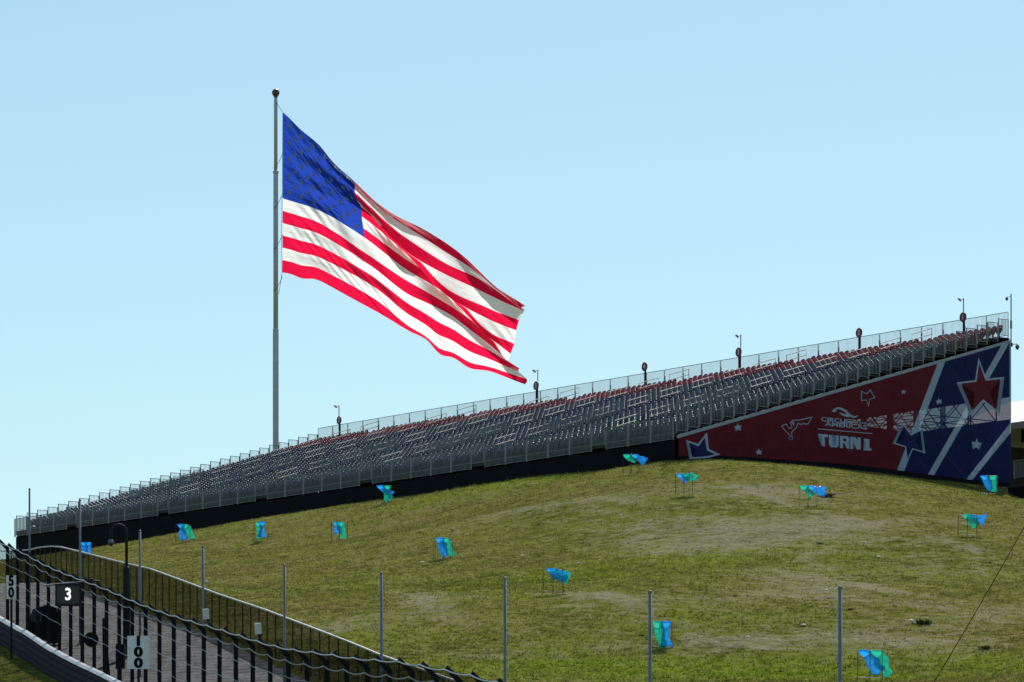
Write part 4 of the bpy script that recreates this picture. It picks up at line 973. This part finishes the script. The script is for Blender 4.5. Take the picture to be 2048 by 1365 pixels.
# ------------------------------------------------------------------ rubbish bag stands on the hill
wf = MB()
for a in (-.42, 0.0, .42):
    for b2 in (-.16, .16): wf.bar((a, b2, -.05), (a, b2, .99), .0075, 5)
for z in (.06, .98):
    for b2 in (-.16, .16): wf.bar((-.42, b2, z), (.42, b2, z), .0075, 5)
    for a in (-.42, 0, .42): wf.bar((a, -.16, z), (a, .16, z), .0075, 5)
frame_me = wf.mesh("wire_frame", M_wire)
def bag(parent, name, m, hx, ang, length, seed, yoff=0.0, puff=1.0, curl=0.0):
    """a film bag: mouth folded over the hoop at hx, body blown at angle ang (0 = hanging, 90 = level to the right)"""
    r = random.Random(seed); n = 16; rows = 15; vs = []
    pos = Vector((hx, yoff, 1.0)); th = math.radians(min(ang, 25)); tgt = math.radians(ang)
    for i in range(rows):
        t = i / (rows - 1); cur = th + (tgt - th) * min(1, t * 3) + curl * t
        d = Vector((math.sin(cur), 0, -math.cos(cur))); side = Vector((math.cos(cur), 0, math.sin(cur)))
        blend = min(1, t * 3.5); blend = blend * blend * (3 - 2 * blend)
        sx = .20 * (1 - blend) + (.165 + .045 * math.sin(t * 5 + seed) + .03 * t) * blend
        sy = .165 * (1 - blend) + (.085 * puff * (1 - t) + .015) * blend
        ax = (Vector((1, 0, 0)) * (1 - blend) + side * blend).normalized()
        for k in range(n):
            a = 2 * math.pi * k / n; ca_, sa_ = math.cos(a), math.sin(a)
            wob = 1 + .48 * blend * noise.noise(Vector((ca_ * 1.6 + seed, sa_ * 1.6, t * 5)))
            q = pos + ax * (sx * ca_ * wob) + Vector((0, 1, 0)) * (sy * sa_ * wob + .07 * blend * noise.noise(Vector((ca_ * 2 + seed, t * 7, 1.5))))
            if i >= rows - 3: q += d * (.13 * (i - rows + 4) / 3 * noise.noise(Vector((ca_ * 3, seed, 0))))
            vs.append(q)
        pos = pos + d * (length / (rows - 1))
    fs = [(i * n + k, i * n + (k + 1) % n, (i + 1) * n + (k + 1) % n, (i + 1) * n + k) for i in range(rows - 1) for k in range(n)]
    fs.append(tuple(range((rows - 1) * n, rows * n)))
    lip = []                                            # mouth turned down over the wire
    for k in range(n):
        a = 2 * math.pi * k / n; lip.append(Vector((hx + .222 * math.cos(a), yoff + .185 * math.sin(a), .93 + .02 * math.sin(5 * a + seed))))
    o_ = len(vs); vs += lip; fs += [(k, (k + 1) % n, o_ + (k + 1) % n, o_ + k) for k in range(n)]
    m_ = MB(); m_.add(vs, fs); return m_.build(name, m, parent, True)
bags = [  # px, py of feet, list of (colour, hoop, angle, length, yoff), label
 (172, 1114, [('b', -.12, 4, .8, 0), ('b', .14, 6, .75, .05)], "bag stand with only blue bags hanging down, half behind the spectator fence"),
 (366, 1084, [('b', -.1, 10, .92, -.05), ('g', .12, 28, .95, .05)], "bag stand with limp blue and trailing green bag touching the black skirting"),
 (522, 1081, [('g', -.12, 2, .95, .08), ('b', .08, 2, .85, -.08)], "bag stand with blue bag hanging limp over a green one below the flagpole"),
 (679, 1083, [('b', -.16, 12, .6, .05), ('g', .05, 14, .92, -.05)], "bag stand almost covered by one limp hanging green bag"),
 (768, 1008, [('b', -.2, 55, .85, -.04), ('g', .18, 3, .9, .02)], "bag stand with blue bag slanting across to an upright green bag by black skirting"),
 (886, 1119, [('b', -.16, 14, .95, -.05), ('g', .1, 26, .95, .05)], "bag stand with narrow blue bag and green bag edge trailing on open grass"),
 (1106, 1189, [('g', .05, 66, .72, .08), ('b', -.05, 60, .78, -.06)], "bag stand with puffed blue bag blown over a green one, tall legs bare"),
 (1262, 948, [('g', -.2, 58, .6, -.03), ('b', .2, 64, .72, .02)], "bag stand with green then blue bag blown sideways against the black skirting"),
 (1368, 989, [('b', -.2, 72, .55, .03), ('g', .1, 82, .62, -.05)], "bag stand with green bag blown level and a blue sliver, below the banner's blue star"),
 (1616, 1014, [('g', -.2, 40, .62, -.04), ('b', .12, 78, .85, .03)], "bag stand with blue bag streaming over brown debris on the ground"),
 (1977, 990, [('b', -.24, 24, .85, -.02), ('g', .26, 0, .86, .02)], "bag stand with blue and green bags hanging apart at the banner's foot"),
 (1935, 1074, [('b', .15, 76, .7, .06), ('g', -.02, 44, .72, -.05)], "bag stand with green bag drooping before a level blue bag on dry grass"),
 (1322, 1299, [('g', -.12, 8, .98, -.03), ('b', .16, 4, .95, -.06)], "bag stand with long limp green and blue bags beside a bare galvanised pole"),
 (1740, 1360, [('b', -.22, 42, .95, -.03), ('g', .22, 26, .98, .03)], "bag stand with pale blue bag sagging left of a full green bag on lush grass")]
for k, (px_, py, bl, lab) in enumerate(bags):
    if k == 0: Y = 256.0; x = (px_ - 1024) * Y / F; g = gz1(x, Y)
    else: x, Y, g = ground_at(px_, py)
    s = empty("bag_stand", (x, Y, g + .02), random.uniform(-.25, .25)); tag(s, lab, "bag stand", "wire bag stands with blue and green rubbish bags")
    s.scale = [(0.84 if k == 0 else 1.04) + .06 * random.random()] * 3
    link("wire_frame", frame_me, s)
    for j, (c, hx, ang, ln, yo) in enumerate(bl):
        bag(s, "blue_bag" if c == 'b' else "green_bag", M_blue_bag if c == 'b' else M_green_bag, hx, ang, ln, k * 3.7 + j * 1.9, yo, 1.0, random.uniform(-.15, .15))

# ------------------------------------------------------------------ litter, debris, weeds
for k, (px_, py) in enumerate([(1243, 1034), (845, 1128), (1157, 1131), (1045, 1114), (1728, 1087), (1757, 1117), (1606, 1255), (1495, 1279), (1823, 1246), (1651, 1184), (459, 1220), (414, 1166), (632, 1353)]):
    x, Y, g = ground_at(px_, py); bm = bmesh.new(); bmesh.ops.create_icosphere(bm, subdivisions=2, radius=1)
    sxy = random.uniform(.06, .10)
    for v in bm.verts:
        f = 1 + .6 * noise.noise(v.co * 1.7 + Vector((k * 5.1, 0, 0))); v.co = Vector((v.co.x * f * sxy * 1.2, v.co.y * f * sxy, v.co.z * f * .045))
    me = bpy.data.meshes.new("litter_scrap"); bm.to_mesh(me); bm.free(); me.materials.append(M_litter)
    o = link("litter_scrap", me, None, (x, Y, g + .07)); tag(o, "small crumpled scrap of white litter lying on the grass", "litter", "scraps of white litter on the hill")
x, Y, g = ground_at(1655, 994); s = empty("broken_debris", (x, Y, g + .03)); tag(s, "crumpled brown debris with a pale stick lying under a blown blue bag", "debris")
bm = bmesh.new(); bmesh.ops.create_icosphere(bm, subdivisions=3, radius=1)
for v in bm.verts: f = 1 + .9 * noise.noise(v.co * 2.2); v.co = Vector((v.co.x * f * .36, v.co.y * f * .22, v.co.z * f * .09 + .06))
me = bpy.data.meshes.new("crumpled_card"); bm.to_mesh(me); bm.free(); me.materials.append(M_card); link("crumpled_card", me, s)
m_ = MB(); m_.box((.55, -.05, .12), (.7, .07, .05)); m_.build("stick", M_wood, s)
M_weed = mat("weed_leaf", (.05, .075, .02), .8, 0, .3, 4)
for k, (px_, py, R) in enumerate([(1970, 1300, .32), (1846, 1250, .55), (1470, 1195, .16), (1455, 1310, .2), (1285, 1275, .2), (1640, 1090, .22), (1500, 1040, .2), (1300, 1362, .15), (1700, 1222, .2), (1940, 1110, .2)]):
    x, Y, g = ground_at(px_, py); m_ = MB()
    for j in range(140):
        a = random.uniform(0, 6.28); l = R * random.uniform(.2, .55); rr = random.uniform(0, R * .75); b0 = Vector((rr * math.cos(a), rr * math.sin(a), -.03)); dd = Vector((math.cos(a) * .7, math.sin(a) * .7, random.uniform(.4, 1))) * l
        sd = Vector((-math.sin(a), math.cos(a), 0)) * l * .16; m_.add([b0 - sd * .4, b0 + sd * .4, b0 + dd * .6 + sd, b0 + dd, b0 + dd * .6 - sd], [(0, 1, 2, 3, 4)])
    o = m_.build("weed_clump", M_weed); o.location = (x, Y, g + .03); tag(o, "low dark green weed clump growing on worn grass", "weed", "weed clumps on the hill")

# ------------------------------------------------------------------ grass tufts over the hill (uncountable)
def grass(n):
    Y = 118 + (300 - 118) * rng.random(n * 3) ** 1.25; X = (rng.random(n * 3) * 2200 - 76 - 1024) * Y / F
    keep = np.ones(len(X), bool)
    keep &= ~road_mask(X, Y) | (X < (CATCH_C - 1024) * Y / F + CATCH_K / F - .45)
    rel = np.stack([X - NX, Y - NY], -1); dd = rel @ U2; vv = rel @ V2; keep &= ~((vv > -.25) & (dd > -.4))
    b, d, l = wear_fields(X, Y); t = track_field(X, Y)
    nzv = np.array([noise.noise(Vector((x * .5, y * .5, 2.0))) for x, y in zip(X, Y)])
    keep &= rng.random(len(X)) > np.clip((b + .8 * t) * .75 + nzv * .6, 0, .92)
    X, Y = X[keep][:n], Y[keep][:n]; Z = gz(X, Y)
    ii2 = np.clip(np.searchsorted(ys, Y) - 1, 0, ny - 2); jj = np.clip(np.searchsorted(xs, X) - 1, 0, nx - 2)
    fx_ = (X - xs[jj]) / (xs[jj + 1] - xs[jj]); fy_ = (Y - ys[ii2]) / (ys[ii2 + 1] - ys[ii2])
    Z = (GZ2[ii2, jj] * (1 - fx_) + GZ2[ii2, jj + 1] * fx_) * (1 - fy_) + (GZ2[ii2 + 1, jj] * (1 - fx_) + GZ2[ii2 + 1, jj + 1] * fx_) * fy_
    m = len(X); B = 4
    ang = rng.random((m, B)) * 6.283; hgt = (.035 + .07 * rng.random((m, B)) ** 2) * (1 + .5 * np.clip(wear_fields(X, Y)[2], 0, 1))[:, None]; lean = .6 + .7 * rng.random((m, B)); wd_ = .018 + .022 * rng.random((m, B))
    bx = X[:, None] + (rng.random((m, B)) - .5) * .22; by = Y[:, None] + (rng.random((m, B)) - .5) * .22
    base = np.stack([bx, by, np.repeat(Z[:, None], B, 1) - .01], -1)
    side = np.stack([-np.sin(ang), np.cos(ang), np.zeros_like(ang)], -1) * wd_[..., None]
    tip = base + np.stack([np.cos(ang) * hgt * lean, np.sin(ang) * hgt * lean, hgt], -1)
    V = np.stack([base - side, base + side, tip], 2).reshape(-1, 3)
    me = bpy.data.meshes.new("grass"); me.vertices.add(len(V)); me.vertices.foreach_set("co", V.ravel())
    nf = len(V) // 3; me.loops.add(len(V)); me.loops.foreach_set("vertex_index", np.arange(len(V))); me.polygons.add(nf)
    me.polygons.foreach_set("loop_start", np.arange(0, len(V), 3)); me.polygons.foreach_set("loop_total", np.full(nf, 3)); me.update(calc_edges=True)
    me.materials.append(M_blade); add_wear(me, V[:, 0], V[:, 1])
    o = link("grass", me); o["kind"] = "stuff"; o["label"] = "short patchy grass covering the hill"; o["category"] = "grass"
grass(90000)
